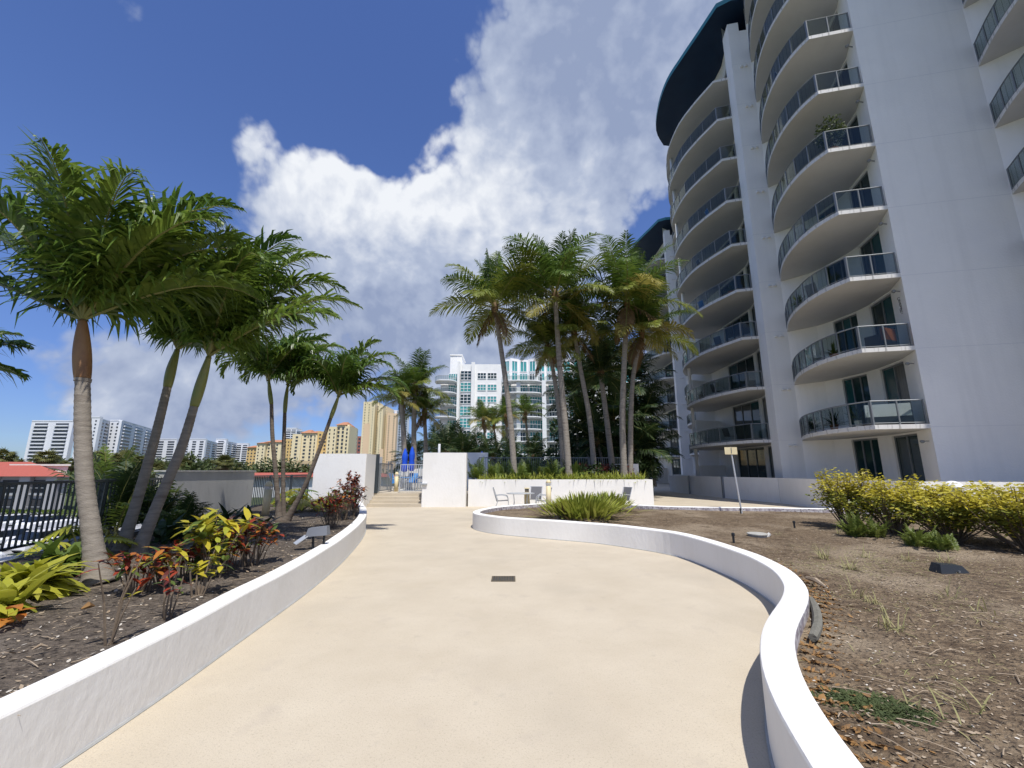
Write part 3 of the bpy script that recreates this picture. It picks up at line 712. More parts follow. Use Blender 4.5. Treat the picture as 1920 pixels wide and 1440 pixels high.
for k in range(-1, 9):
    z = CZ(k)
    cwin(cpx(863), cpx(883), z + .35, z + 2.85, YC - .2, 3, 3, 'window' if k in (8, 6, 3, 1) else 'teal_glass')
    for x0, x1 in ((895, 911), (914, 931)):
        cwin(cpx(x0), cpx(x1), z + .7, z + 2.35, YC - .13, 3, 2, 'window' if k in (8,) else 'teal_glass')
def cslab(x0, x1, z, bulge, rail=True, y0=YC):
    pts = []
    for i in range(13):
        u = i / 12; pts.append((x0 + (x1 - x0) * u, y0 - bulge * (1 - (2 * u - 1) ** 4) - .3))
    mb = MB(); mb.prism(pts + [(x1, y0 + 2), (x0, y0 + 2)], z - .25, z); s = mb.build('balcony', M['white'], CB)
    if rail:
        r = MB(); r.tube([(p[0], p[1] + .08, z + 1.05) for p in pts], .05, 4)
        for i in range(0, 13, 1): r.bar((pts[i][0], pts[i][1] + .08, z), (pts[i][0], pts[i][1] + .08, z + 1.05), .07, .05)
        r.build('railing', M['alu_l'], s, ORG[CB.name])
        g = MB()
        for a, b in zip(pts, pts[1:]): g.quad((a[0], a[1] + .1, z + .1), (b[0], b[1] + .1, z + .1), (b[0], b[1] + .1, z + 1), (a[0], a[1] + .1, z + 1))
        g.build('glass_pane', M['glass'], s, ORG[CB.name])
mb = MB(); mb.box(cpx(823), YC + 2.2, -4, cpx(857), YC + 9, 24.6); mb.build('block', M['tower'], CB)
mb = MB(); mb.box(cpx(941), YC + 2.3, -4, cpx(1235), YC + 20, 24.4); mb.build('block', M['tower'], CB)
for k in range(0, 9):
    z = CZ(k)
    cslab(cpx(815), cpx(857), z, 2.6); 
    cwin(cpx(838), cpx(856), z + .1, z + 2.6, YC + 2.0, 4, 2)
    cslab(cpx(941), cpx(1018), z, 2.2); cslab(cpx(1018.5), cpx(1078), z, 2.2)
    for x0, x1, n in ((942, 958, 3), (975, 990, 3), (994, 1018, 5), (1030, 1050, 4), (1056, 1076, 4), (1190, 1206, 3), (1210, 1226, 3)):
        cwin(cpx(x0), cpx(x1), z + .1, z + 2.6, YC + 2.1, n, 1, 'window' if (x0 + k) % 3 == 0 else 'teal_glass')
    cslab(cpx(1180), cpx(1232), z, 2.0)
mb = MB()
for x in (972, 1019, 1062): mb.box(cpx(x) - .5, YC - 1.8, -4, cpx(x) + .5, YC - .9, 24)
mb.build('columns', M['white'], CB)
# glazed top storey set in a zigzag
zz = [(944, 3.2), (957, 2.0), (973, 3.2), (992, 3.2), (1008, 2.0), (1026, 3.2), (1040, 2.2), (1058, 3.2), (1076, 2.2), (1100, 3.2), (1160, 3.2), (1232, 3.2)]
mb = MB(); zb, zt = CZ(8) + .01, CZ(8) + 6.6
for i, ((xa, ya), (xb, yb)) in enumerate(zip(zz, zz[1:])):
    a, b = Vector((cpx(xa), YC + ya)), Vector((cpx(xb), YC + yb)); d = (b - a).normalized(); n = Vector((-d.y, d.x))
    mb.prism([a, b, b + n * .3, a + n * .3], zb, zt + .2 * (i % 2))
    for z0, z1 in ((zb + .3, zb + 2.9), (zb + 3.3, zt - .5)):
        p, q = a.lerp(b, .18) - n * .06, a.lerp(b, .82) - n * .06
        fr = MB(); fr.bar((p.x, p.y, z0), (q.x, q.y, z0), .12, .12); fr.bar((p.x, p.y, z1), (q.x, q.y, z1), .12, .12)
        for u in (0, .5, 1): c = p.lerp(q, u); fr.bar((c.x, c.y, z0), (c.x, c.y, z1), .12, .12)
        w = fr.build('window', M['white'], CB); g = MB(); g.prism([p + n * .02, q + n * .02, q + n * .05, p + n * .05], z0, z1); g.build('pane', M['teal_glass'], w, ORG[CB.name])
mb.build('penthouse_wall', M['tower'], CB)

# ================================================================ FAR TOWERS ON THE LEFT
def far(name, label, secs, group=None):
    x, Y = secs[0][0], secs[0][2]; b = at_y(x, 880, Y)
    t = thing(name, (b.x, b.y, -4), label, 'building', group)
    for s in secs: section(t, *s)
    return t
UNIT = {}
def unit_box(m):
    if m not in UNIT:
        q = MB(); q.box(-.5, -.5, -.5, .5, .5, .5); me = bpy.data.meshes.new('window_unit'); me.from_pydata(q.v, [], q.f); me.materials.append(M[m]); UNIT[m] = me
    return UNIT[m]
def section(t, x0, x1, Y0, Y1, ytop, m, cols, floors, wfrac=.6, hfrac=.5, style='win', depth=22, roof=None, zbase=-4):
    a, b = at_y(x0, ytop, Y0), at_y(x1, ytop, Y1); zt = at_y((x0 + x1) / 2, ytop, (Y0 + Y1) / 2).z
    A, B = Vector((a.x, a.y)), Vector((b.x, b.y)); d = (B - A); L = d.length; d /= L; n = Vector((-d.y, d.x))
    org = ORG[t.name]
    mb = MB(); mb.prism([A, B, B + n * depth, A + n * depth], zbase, zt); mb.build('wall', M[m], t)
    if roof:
        C = (A + B) / 2 + n * depth / 2; e = 1.2; c4 = [A - d * e - n * e, B + d * e - n * e, B + d * e + n * (depth + e), A - d * e + n * (depth + e)]
        r = MB(); r.add([(*p, zt) for p in c4] + [(*(C - d * L * .25), zt + roof), (*(C + d * L * .25), zt + roof)], [(0, 1, 5, 4), (1, 2, 5), (2, 3, 4, 5), (3, 0, 4), (3, 2, 1, 0)]); r.build('roof', M['far_roof'], t)
    elif m == 'far_white':
        r = MB(); r.prism([A + d * .2 - n * .3, B - d * .2 - n * .3, B - d * .2 + n * 3, A + d * .2 + n * 3], zt, zt + 1.0); r.build('parapet', M[m], t)
    fh = (zt - zbase - 1.5) / floors; ang = math.atan2(d.y, d.x)
    for k in range(floors):
        for c in range(cols):
            s = L * (c + .5) / cols; p = A + d * s - n * .02
            z = zbase + fh * (k + .55)
            if z < 0: continue
            child(unit_box('far_win'), 'window', t, (p.x - org.x, p.y - org.y, z - org.z), (0, 0, ang), (L / cols * wfrac, .5, fh * hfrac))
            if style == 'balc':
                q = p - n * .9
                child(unit_box(m), 'balcony', t, (q.x - org.x, q.y - org.y, z - fh * .42 - org.z), (0, 0, ang), (L / cols * (wfrac + .06), 1.8, fh * .34))
far('condo_slab', 'wide white condo slab with dark balcony bands left of the ringed trunk', [(60, 138, 430, 430, 790, 'far_white', 2, 15, .62, .62, 'balc', 4)])
far('condo_slab', 'tall white condo slab with a shaded wing right of the ringed trunk',
    [(150, 188, 400, 400, 783, 'far_white', 3, 16, .22, .35, 'win', 3), (187, 207, 402, 425, 789, 'far_white', 2, 16, .6, .5, 'win', 2), (207, 227, 424, 424, 789, 'far_white', 2, 16, .3, .4, 'win', 3), (227, 290, 424, 520, 799, 'far_white', 3, 16, .66, .6, 'balc', 2)])
far('condo_slab', 'long white condo slab stepping back between leaning palm trunks',
    [(292, 332, 520, 520, 824, 'far_white', 2, 14, .6, .5, 'win', 3), (331, 386, 540, 540, 824, 'far_white', 4, 14, .5, .5, 'win', 3), (386, 408, 541, 600, 829, 'far_white', 2, 14, .6, .55, 'win', 2), (405, 425, 600, 600, 824, 'far_white', 1, 14, .5, .5, 'balc', 4),
     (424, 444, 600, 640, 830, 'far_white', 2, 14, .7, .6, 'balc', 2), (443, 466, 640, 640, 832, 'far_white', 2, 14, .7, .6, 'balc', 4)])
far('white_highrise', 'small white high-rise peeking above the yellow blocks', [(537, 556, 780, 780, 803, 'far_white', 2, 20, .8, .5, 'balc'), (556, 572, 780, 810, 809, 'far_white', 2, 20, .8, .5, 'win', 2)])
far('yellow_block', 'low golden block with tile roof next to the white condo slab',
    [(464, 482, 470, 470, 839, 'far_orange', 3, 9, .4, .4, 'win', 16, 2.5), (482, 498, 466, 466, 831, 'far_cream', 2, 10, .25, .4, 'win', 20, 2), (498, 528, 470, 470, 829, 'far_cream', 2, 10, .2, .5, 'win', 20, 3)])
far('yellow_block', 'golden apartment block with cream piers behind the upright palm trunks',
    [(534, 550, 424, 424, 823, 'far_orange', 3, 11, .35, .4, 'win', 20), (549, 566, 420, 420, 814, 'far_cream', 1, 12, .25, .5, 'win', 20), (566, 580, 421, 421, 812, 'far_cream', 1, 12, .3, .45, 'win', 20, 4), (580, 596, 420, 420, 812, 'far_cream', 2, 12, .4, .6, 'win', 22, 3), (596, 611, 420, 455, 815, 'far_cream', 2, 12, .3, .4, 'win', 2)])
far('yellow_block', 'taller golden apartment block with red tiled roof left of the peach tower',
    [(596, 616, 404, 404, 809, 'far_orange', 2, 12, .3, .4, 'win', 20), (615, 632, 398, 398, 800, 'far_cream', 2, 13, .25, .45, 'win', 20), (632, 648, 400, 400, 797, 'far_cream', 2, 13, .45, .6, 'win', 22, 4), (647, 656, 399, 399, 799, 'far_cream', 1, 13, .3, .5, 'win', 20), (655, 672, 402, 450, 801, 'far_cream', 3, 13, .35, .45, 'win', 2)])
far('brick_block', 'dark red brick block between the golden block and the peach tower', [(664, 692, 620, 620, 818, 'far_brick', 4, 10, .5, .5)])
far('podium_block', 'low tan podium with small arched windows under the golden block', [(538, 592, 380, 380, 864, 'far_tan', 6, 3, .3, .4)])
T1 = far('peach_tower', 'very tall cream and peach residential tower right of the golden blocks',
    [(682, 697, 352, 352, 753, 'far_cream', 2, 27, .2, .3), (697, 704, 349, 349, 751, 'far_cream', 1, 27, .12, .4), (704, 711, 356, 356, 757, 'far_cream', 1, 27, .7, .55), (711, 719, 348, 348, 760, 'far_cream', 1, 27, .1, .4), (719, 726, 356, 356, 762, 'far_cream', 1, 27, .7, .55), (726, 744, 352, 352, 775, 'far_peach', 2, 26, .2, .3), (744, 768, 354, 380, 775, 'far_white', 2, 26, .2, .3, 'win', 2)])
for (x0, x1, yt, Yq) in ((682.3, 696.7, 794, 351.6), (711.3, 718.7, 842, 347.7)):
    a, b = at_y(x0, yt, Yq), at_y(x1, yt, Yq); q = MB(); q.box(a.x, Yq, -4, b.x, Yq + .3, a.z); q.build('peach_cladding', M['far_peach'], T1)

# ================================================================ LOW RED-ROOFED BUILDING AND CARS BELOW
t = thing('townhouse', (-66, 60, -4), 'grey walled building with red metal roof beyond the fence', 'building')
mb = MB(); mb.prism([(-100, 58), (-58.8, 58), (-71, 70), (-100, 70)], -4, .9)
mb.build('wall', M['grey_wall'], t)
for x in (-60.5, -64, -68.5, -72, -76): q = MB(); q.box(x - .7, 57.4, -4, x + .7, 57.99, .9); q.build('pilaster', M['grey_wall'], t)
for x in (-62.2, -66.2, -70.2, -74):
    for z in (-3.6, -1.2):
        q = MB(); q.box(x - 1.2, 57.9, z, x + 1.2, 58.1, z + 1.6); w = q.build('window', M['dark_room'], t)
        q = MB(); q.box(x - 1.3, 57.6, z - .25, x + 1.3, 57.85, z - .1); q.bar((x - 1.3, 57.65, z + .6), (x + 1.3, 57.65, z + .6), .06, .06); q.build('balcony_rail', M['alu_l'], t)
r = MB(); r.add([(-101, 57, .9), (-57.8, 57, .9), (-72, 71, .9), (-101, 71, .9), (-101, 64, 2.9), (-71, 64, 2.9)], [(0, 1, 5, 4), (1, 2, 5), (2, 3, 4, 5), (0, 3, 2, 1), (0, 4, 3)]); r.build('roof', M['red_roof'], t)
q = MB(); q.prism([(-71.5, 62.5), (-63.8, 62.5), (-70, 68.5), (-71.5, 68.5)], .5, 2.3); q.prism([(-72, 62.2), (-63.2, 62.2), (-69.8, 68.8), (-72, 68.8)], 2.3, 2.55); q.build('flat_annex', M['offwhite'], t)
t = thing('pink_roof_house', (-40, 95, -4), 'long low house with faded red roof behind the upright trunks', 'building')
mb = MB(); mb.box(-62, 95, -4, -28, 103, .3); mb.build('wall', M['far_white'], t)
r = MB(); r.add([(-63, 94, .3), (-27, 94, .3), (-27, 104, .3), (-63, 104, .3), (-60, 99, 1.2), (-30, 99, 1.2)], [(0, 1, 5, 4), (1, 2, 5), (2, 3, 4, 5), (3, 0, 4), (3, 2, 1, 0)]); r.build('roof', M['red_roof'], t)
def car(loc, rz, m, label):
    t = thing('parked_car', loc, label, 'car', 'cars parked below the fence')
    t.rotation_euler = (0, 0, rz)
    def sec(mb, rows):          # cross sections along x
        n = len(rows[0][1]); vs = []
        for x, pr in rows: vs += [(x, y, z) for y, z in pr]
        fs = [(i * n + j, i * n + (j + 1) % n, (i + 1) * n + (j + 1) % n, (i + 1) * n + j) for i in range(len(rows) - 1) for j in range(n)]
        fs += [tuple(range(n - 1, -1, -1)), tuple((len(rows) - 1) * n + j for j in range(n))]
        mb.add(vs, fs)
    def pr(w, zt, zb=.3): return [(-w, zb), (-w, zt - .15), (-w * .9, zt), (w * .9, zt), (w, zt - .15), (w, zb)]
    b = MB(); sec(b, [(-2.25, pr(.75, .75, .4)), (-2.1, pr(.86, .95)), (-1.2, pr(.9, .98)), (.9, pr(.9, .98)), (1.9, pr(.87, .86)), (2.25, pr(.74, .66, .38))]); b.build('body', m, t, (0, 0, 0))
    def cab(w, zt, zb=.93): return [(-w - .1, zb), (-w, zt), (w, zt), (w + .1, zb)]
    g = MB(); sec(g, [(-1.95, [(-.75, .95), (-.7, .97), (.7, .97), (.75, .95)]), (-1.3, cab(.62, 1.42)), (.2, cab(.62, 1.44)), (1.1, [(-.75, .95), (-.7, .97), (.7, .97), (.75, .95)])]); c = g.build('cabin', M['car_glass'], t, (0, 0, 0))
    r = MB(); r.prism([(-1.3, -.62), (.2, -.62), (.2, .62), (-1.3, .62)], 1.425, 1.47); r.build('roof', m, t, (0, 0, 0))
    for x in (-1.4, 1.4):
        for s in (-1, 1):
            w = MB(); w.tube([(x, s * .72, .32), (x, s * .9, .32)], .32, 16); wo = w.build('wheel', M['tyre'], t, (0, 0, 0))
            w = MB(); w.tube([(x, s * .8, .32), (x, s * .91, .32)], .2, 12); w.build('rim', M['alu_l'], wo, (0, 0, 0))
    for s in (-1, 1): w = MB(); w.box(2.1, s * .62 - .14, .55, 2.24, s * .62 + .14, .68); w.build('headlight', M['alu_l'], t, (0, 0, 0))
CW = 'white parked car seen through the dark picket fence'
for x, y, a in ((-36.6, 33, 82), (-33.3, 32.6, 80), (-26.8, 33.4, 80), (-31.5, 25.2, 84)): car((x, y, -4), R(a), M['car_white'], CW)
car((-30.1, 33, -4), R(78), M['car_dark'], 'black parked car between white cars beyond the fence')
car((-39.9, 33.3, -4), R(80), M['car_silver'], 'silver parked car at the end of the row beyond the fence')
car((-44.5, 43, -4), R(80), M['car_white'], 'white parked car by the clipped hedge')
car((-48, 43.5, -4), R(84), M['car_white'], 'white parked car by the clipped hedge')
# ================================================================ PALMS
UP = Vector((0, 0, 1))
def frond(mb, p0, d0, L, nl, ll, lw, droop, wind, vee, ldroop, rng, t0=.14, seg=3, rr=.022, roll=0, curl=0.0, A0=28, A1=45):
    steps = 16; pos = [Vector(p0)]; d = Vector(d0).normalized(); dirs = [d.copy()]
    az = math.atan2(d.y, d.x); side = Vector((-math.sin(az), math.cos(az), 0))
    for i in range(steps):
        t = (i + 1) / steps
        d = (d + Vector((0, 0, -droop * (.15 + 2.55 * t ** 2) / steps)) + wind * ((.15 + 1.7 * t * t) / steps)).normalized()
        pos.append(pos[-1] + d * (L / steps)); dirs.append(d.copy())
    mb.mi = 1; mb.tube(pos[::2], [rr * (1 - .85 * i / 8) for i in range(len(pos[::2]))], 5, False); mb.mi = 0
    for i in range(nl):
        t = t0 + (1 - t0) * (i + rng.random() * .5) / nl; f = t * steps; k = min(int(f), steps - 1); u = f - k
        p = pos[k].lerp(pos[k + 1], u); dr = dirs[k].lerp(dirs[k + 1], u).normalized()
        s = (side - dr * side.dot(dr)).normalized(); n = s.cross(dr)
        if n.z < 0 and abs(dr.z) < .95: n = -n
        if roll: q = Matrix.Rotation(roll, 3, dr); s = q @ s; n = q @ n
        A = R(A0 + A1 * t); prof = max(.12, math.sin(math.pi * min(1, .18 + .84 * t)) ** .7)
        for sg in (-1, 1):
            ld = (s * sg * math.cos(A) + dr * math.sin(A) + n * (vee + rng.uniform(-.18, .18))).normalized()
            ld = (ld + Vector((rng.uniform(-.1, .1), rng.uniform(-.1, .1), rng.uniform(-.1, .1)))).normalized()
            ln = ll * prof * rng.uniform(.85, 1.12); q = p + s * sg * rr * .5
            wv = (dr - ld * dr.dot(ld)).normalized(); vs = []; c = q.copy(); ldr = ldroop * rng.uniform(.6, 1.5)
            w = lw * (.65 + .5 * prof)
            for j in range(seg + 1):
                h = wv * (w * (.55, 1, .72, .05)[j if seg == 3 else min(3, j * 2)] / 2); vs += [c - h, c + h]
                ld = (ld + Vector((0, 0, -ldr / seg * (.4 + .8 * j))) + wind * (.7 / seg)).normalized()
                if curl and j: ld = (ld + Vector((rng.uniform(-1, 1), rng.uniform(-1, 1), rng.uniform(-1, 1))) * curl).normalized()
                wv = (wv - ld * wv.dot(ld)).normalized(); c = c + ld * (ln / seg)
            mb.add(vs, [(2 * j, 2 * j + 1, 2 * j + 3, 2 * j + 2) for j in range(seg)])
def pxpath(pts, Y, dY=0): return [at_y(x, y, Y + dY * i / (len(pts) - 1)) for i, (x, y) in enumerate(pts)]
def trunk_mesh(mb, path, r0, r1, flare, ring, n=14, amp=.05):
    pts = spline(path, 24); L = [0]
    for a, b in zip(pts, pts[1:]): L.append(L[-1] + (b - a).length)
    tot = L[-1]; out = []; rad = []; s = 0; i = 0; k = 0
    while s < tot:
        while i < len(L) - 2 and L[i + 1] < s: i += 1
        p = pts[i].lerp(pts[i + 1], (s - L[i]) / max(1e-6, L[i + 1] - L[i])); t = s / tot
        r = r1 + (r0 - r1) * (1 - t) ** .7 + flare * math.exp(-s / .22)
        out.append(p); rad.append(r * (1 + amp * (1 if k % 3 == 0 else -.3) + .03 * mnoise.noise(p * 4)))
        s += ring / 3; k += 1
    out.append(pts[-1]); rad.append(r1); mb.tube(out, rad, n)
WIND = Vector((.85, .15, .12))
def manila(pts, Y, r0, r1, flare, shaft, label, fr, L, seed, dark=False, brown=False, dY=0, nl=46, ll=.62, dk=.60):
    """ringed palm with smooth crownshaft: trunk through pixel points, crownshaft and fronds"""
    rng = random.Random(seed); path = pxpath(pts, Y, dY)
    base = path[0].copy(); base.z = zl(base.x, base.y) - .03; path[0] = base
    t = thing('manila_palm', base, label, 'palm tree', 'palms in the left planter')
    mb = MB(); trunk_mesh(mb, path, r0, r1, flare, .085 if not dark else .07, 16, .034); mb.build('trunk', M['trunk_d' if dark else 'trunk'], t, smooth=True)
    top = path[-1]; sh = pxpath([pts[-1]] + shaft, Y + dY); crown = sh[-1]
    mb = MB(); sp = spline(sh, 6); k = len(sp) - 1
    mb.tube(sp, [r1 * (1.05 + .30 * math.sin(math.pi * min(1, i / k * 1.15)) * (1 - .2 * i / k)) * (1 - .45 * (i / k) ** 3) for i in range(k + 1)], 14)
    mb.build('crownshaft', M['shaft_b' if brown else 'shaft'], t, smooth=True)
    if brown:
        mb = MB(); mb.tube([sp[0] - Vector((0, 0, .012)), sp[0] + Vector((0, 0, .03))], r1 * 1.16, 14); mb.build('sheath_rim', M['trunk'], t)
    for i, (az, el, ls, drp) in enumerate(fr):
        az += rng.uniform(-8, 8); a, e_ = R(az), R(el)
        d0 = Vector((math.cos(a) * math.cos(e_), math.sin(a) * math.cos(e_), math.sin(e_)))
        mb = MB(); frond(mb, crown - d0 * .05, d0, L * ls, nl, ll * rng.uniform(.9, 1.1), .050, drp * dk * 1.25, WIND * rng.uniform(.25, .45), rng.uniform(.3, .6), 1.4, rng, .10, 3, .026, R(rng.uniform(-20, 20)), .30)
        fo = mb.build('frond', [M['pf_a' if rng.random() < .55 else 'pf_b'], M['rachis']], t, crown); fo.location = crown - base
FR_A = [(178, 66, 1.15, 1.9), (178, 44, 1.1, 1.0), (186, 24, 1.0, .6), (95, 80, .95, 1.3), (45, 72, 1.05, 1.8), (8, 68, 1.1, 2.0), (-18, 54, 1.0, 1.8), (22, 40, .9, 1.6), (-80, 70, .9, 1.8), (-125, 58, .85, 1.7), (125, 62, .95, 1.5), (10, 86, .7, .6), (205, 72, .9, 1.9), (25, 58, 1.05, 2.0), (-45, 66, .95, 2.0), (160, 56, 1.0, 1.3)]
FR_B = [(182, 62, .92, 3.4), (150, 72, .9, 2.2), (92, 78, 1.0, 1.6), (42, 76, 1.1, 1.7), (10, 70, 1.15, 1.8), (-20, 66, 1.1, 1.9), (18, 48, 1.12, 1.6), (-62, 70, .95, 1.9), (62, 52, 1.0, 1.8), (-8, 32, 1.0, 1.3), (235, 66, .85, 2.2), (0, 88, .8, .6), (205, 74, .9, 2.0), (25, 62, 1.15, 2.2), (-40, 55, 1.05, 2.2), (110, 62, .95, 2.0), (75, 70, 1.05, 1.9)]
FR_C = [(180, 52, .95, 3.4), (200, 58, .9, 3.2), (160, 60, .95, 2.6), (110, 66, .95, 1.8), (70, 70, 1, 1.7), (30, 74, 1, 1.3), (5, 62, 1.05, 1.7), (-25, 52, 1, 1.8), (-70, 60, .85, 1.9), (15, 36, 1.05, 1.7), (-5, 22, .95, 1.6), (240, 60, .75, 1.9), (50, 84, .7, .4)]
manila([(187, 1085), (172, 1000), (159, 900), (155, 800), (155, 714)], 5.2, .090, .074, .085, [(154, 655), (155, 600)], 'thick ringed palm with brown peeling crownshaft nearest the fence', FR_A, 2.55, 11, brown=True, dY=.2, nl=64, ll=.86)
manila([(226, 1035), (255, 945), (287, 835), (314, 726)], 7.2, .080, .062, .045, [(322, 690), (333, 655)], 'ringed palm leaning gently, left one of the leaning pair', FR_B, 2.45, 22, dY=.4, nl=58, ll=.78)
manila([(256, 1040), (300, 935), (340, 840), (364, 762)], 6.8, .080, .062, .045, [(378, 715), (392, 668)], 'ringed palm with the stronger lean, right one of the leaning pair', FR_B, 2.6, 33, dY=.3, nl=58, ll=.78)
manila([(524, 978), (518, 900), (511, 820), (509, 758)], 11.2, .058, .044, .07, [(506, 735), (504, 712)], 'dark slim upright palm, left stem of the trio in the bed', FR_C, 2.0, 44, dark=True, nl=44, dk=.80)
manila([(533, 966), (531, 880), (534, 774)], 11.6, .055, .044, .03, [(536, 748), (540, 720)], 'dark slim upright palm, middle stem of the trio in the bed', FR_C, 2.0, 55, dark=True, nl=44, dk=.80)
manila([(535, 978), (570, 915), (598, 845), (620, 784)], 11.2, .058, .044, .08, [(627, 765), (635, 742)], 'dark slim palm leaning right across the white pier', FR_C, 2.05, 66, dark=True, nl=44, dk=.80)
manila([(-235, 1120), (-225, 900), (-215, 800)], 5.8, .14, .11, .06, [(-205, 760), (-200, 720)], 'palm at the fence with only its frond tips in view', [(0, 20, 1.0, 1.1), (12, 40, 1, 1.3), (-30, 30, .9, 1.4), (150, 50, .9, 1.4), (60, 60, .9, 1.4), (-90, 55, .9, 1.5), (200, 30, .9, 1.2)], 1.75, 77)

# ---- coconut palms: a library of shared fronds, placed one by one
def lib_frond(el, m, L=3.0, droop=1.0, seed=0, nl=52, ll=.84, lw=.044, ldroop=.8, vee=.15, wind=0.0, roll=0):
    rng = random.Random(seed); mb = MB(); e_ = R(el)
    frond(mb, (0, 0, 0), (math.cos(e_), 0, math.sin(e_)), L, nl, ll, lw, droop, Vector((wind, 0, 0)), vee, ldroop, rng, .16, 3, .03, roll, .05, 14, 42)
    me = bpy.data.meshes.new('frond'); me.from_pydata(mb.v, [], mb.f); me.materials.append(M[m]); me.materials.append(M['rachis']); me.polygons.foreach_set('material_index', mb.m); return me
CL = {'hi': [lib_frond(82, 'coco_a', 2.5, .5, 1), lib_frond(74, 'coco_a', 2.7, .75, 2), lib_frond(66, 'coco_a', 2.9, .9, 3)],
      'mid': [lib_frond(52, 'coco_a', 3.2, 1.25, 4), lib_frond(42, 'coco_a', 3.2, 1.4, 5), lib_frond(34, 'coco_a', 3.0, 1.1, 6, roll=.3), lib_frond(46, 'coco_b', 3.0, 1.35, 16, roll=-.3)],
      'low': [lib_frond(18, 'coco_a', 3.1, 1.2, 7, ldroop=.75, lw=.046), lib_frond(8, 'coco_b', 3.0, 1.2, 8, ldroop=.8, roll=.3, lw=.046), lib_frond(0, 'coco_b', 2.8, 1.0, 9, ldroop=.8, lw=.046), lib_frond(14, 'coco_c', 2.8, 1.5, 19, ldroop=.8, roll=-.3, lw=.046)],
      'hang': [lib_frond(-25, 'coco_c', 2.4, .9, 10, ldroop=.9, lw=.036), lib_frond(-45, 'coco_d', 2.0, .6, 12, ldroop=1.5, ll=.5, nl=40)]}
UL = [lib_frond(a, 'under', 2.6, d, 100 + a, nl=40, lw=.05) for a, d in ((75, .8), (58, 1.0), (42, 1.1), (24, 1.1), (5, 1.1), (-20, .8))]
def coconut(pts, Y, r0, r1, flare, label, sc, seed, group, zb=None, dY=0, n=(6, 9, 8, 3), skew=0, lib=None, nuts=True, name='coconut_palm'):
    rng = random.Random(seed); path = pxpath(pts, Y, dY)
    if zb is not None: path[0].z = zb
    base = path[0]; t = thing(name, base, label, 'palm tree', group)
    mb = MB(); trunk_mesh(mb, path, r0, r1, flare, .16, 10, .03); mb.build('trunk', M['coco_trunk'], t, smooth=True)
    c = path[-1] - base; k = 0; az = rng.uniform(0, 360)
    for kind_, cnt in zip(('hi', 'mid', 'low', 'hang'), n):
        for i in range(cnt):
            az += 137.5 + rng.uniform(-14, 14)
            me = rng.choice(lib or CL[kind_])
            if lib: me = lib[min(len(lib) - 1, int(k / sum(n) * len(lib)))]; 
            child(me, 'frond', t, c + Vector((0, 0, .12 * (1 - k / sum(n)))), (R(rng.uniform(-10, 10)), R(rng.uniform(-10, 10)), R(az)), sc * rng.uniform(.88, 1.1)); k += 1
    cc = path[-1]
    mb = MB(); mb.lathe([(r1 * .9, -.35), (r1 * 1.7, -.1), (r1 * 1.9, .1), (r1 * 1.2, .35), (.02, .5)], cc, 10); mb.build('leaf_base', M['coco_d'], t, smooth=True)
    if nuts:
        for i in range(5):
            a = rng.uniform(0, 6.28); q = MB(); p = cc + Vector((math.cos(a) * .26, math.sin(a) * .26, -.22 - rng.random() * .2))
            q.lathe([(.01, -.13), (.09, -.07), (.11, 0), (.08, .08), (.01, .12)], p, 8); q.build('coconut', M['coco_b'], t, smooth=True)
    return t
GK = 'coconut palms in the raised planter'
coconut([(965, 893), (958, 800), (946, 700), (928, 578)], 21.4, .16, .105, .14, 'slender coconut palm curving left, standing apart at the planter end', 1.30, 1, GK, 1.1)
coconut([(1067, 893), (1060, 800), (1049, 680), (1041, 556)], 21.2, .165, .11, .15, 'tall coconut palm with the highest crown in the planter middle', 1.39, 2, GK, 1.1)
coconut([(1057, 885), (1050, 790), (1038, 700), (1027, 655)], 23.4, .15, .10, .1, 'shorter coconut palm close behind the tallest one', 0.94, 3, GK, 1.1)
coconut([(1115, 885), (1106, 790), (1090, 700), (1077, 628)], 23.0, .15, .10, .1, 'coconut palm with a smooth grey trunk leaning left behind the group', 1.02, 4, GK, 1.1)
coconut([(1170, 890), (1167, 790), (1170, 690), (1176, 568)], 21.8, .165, .11, .12, 'upright coconut palm with a notched trunk near the planter end', 1.39, 5, GK, 1.1)
coconut([(1181, 890), (1183, 780), (1188, 700), (1203, 625)], 22.8, .145, .10, .1, 'coconut palm doubling the notched trunk and leaning to the tower', 1.15, 6, GK, 1.1)
coconut([(1150, 885), (1138, 790), (1126, 700)], 24.2, .17, .12, .1, 'small coconut palm with a low dark crown in the thicket', .8, 8, GK, 1.1, lib=UL, nuts=False)
GM = 'coconut palms by the pool gate'
coconut([(760, 900), (757, 820), (752, 748)], 29, .19, .14, .05, 'coconut palm with a thick yellow-shafted crown beside the peach tower', .80, 11, GM, PD)
coconut([(778, 900), (776, 810), (778, 728)], 29.6, .19, .14, .05, 'tallest palm of the pool gate group with ragged fronds', .92, 12, GM, PD)
coconut([(801, 900), (798, 830), (796, 775)], 31, .16, .12, .05, 'slim lower palm of the pool gate group by the curved balconies', .78, 13, GM, PD)
GS = 'small palms in front of the apartment block'
for i, (x, y, Y) in enumerate(((906, 790, 44), (926, 800, 47), (948, 782, 44), (985, 776, 45))):
    coconut([(x + 8, 905), (x + 6, 850), (x, y)], Y, .14, .10, .05, 'small green palm before the teal windows of the apartment block', .85, 20 + i, GS, PD, n=(4, 8, 5, 1), nuts=False)
GD = 'dark bushy palms behind the pool parapet'
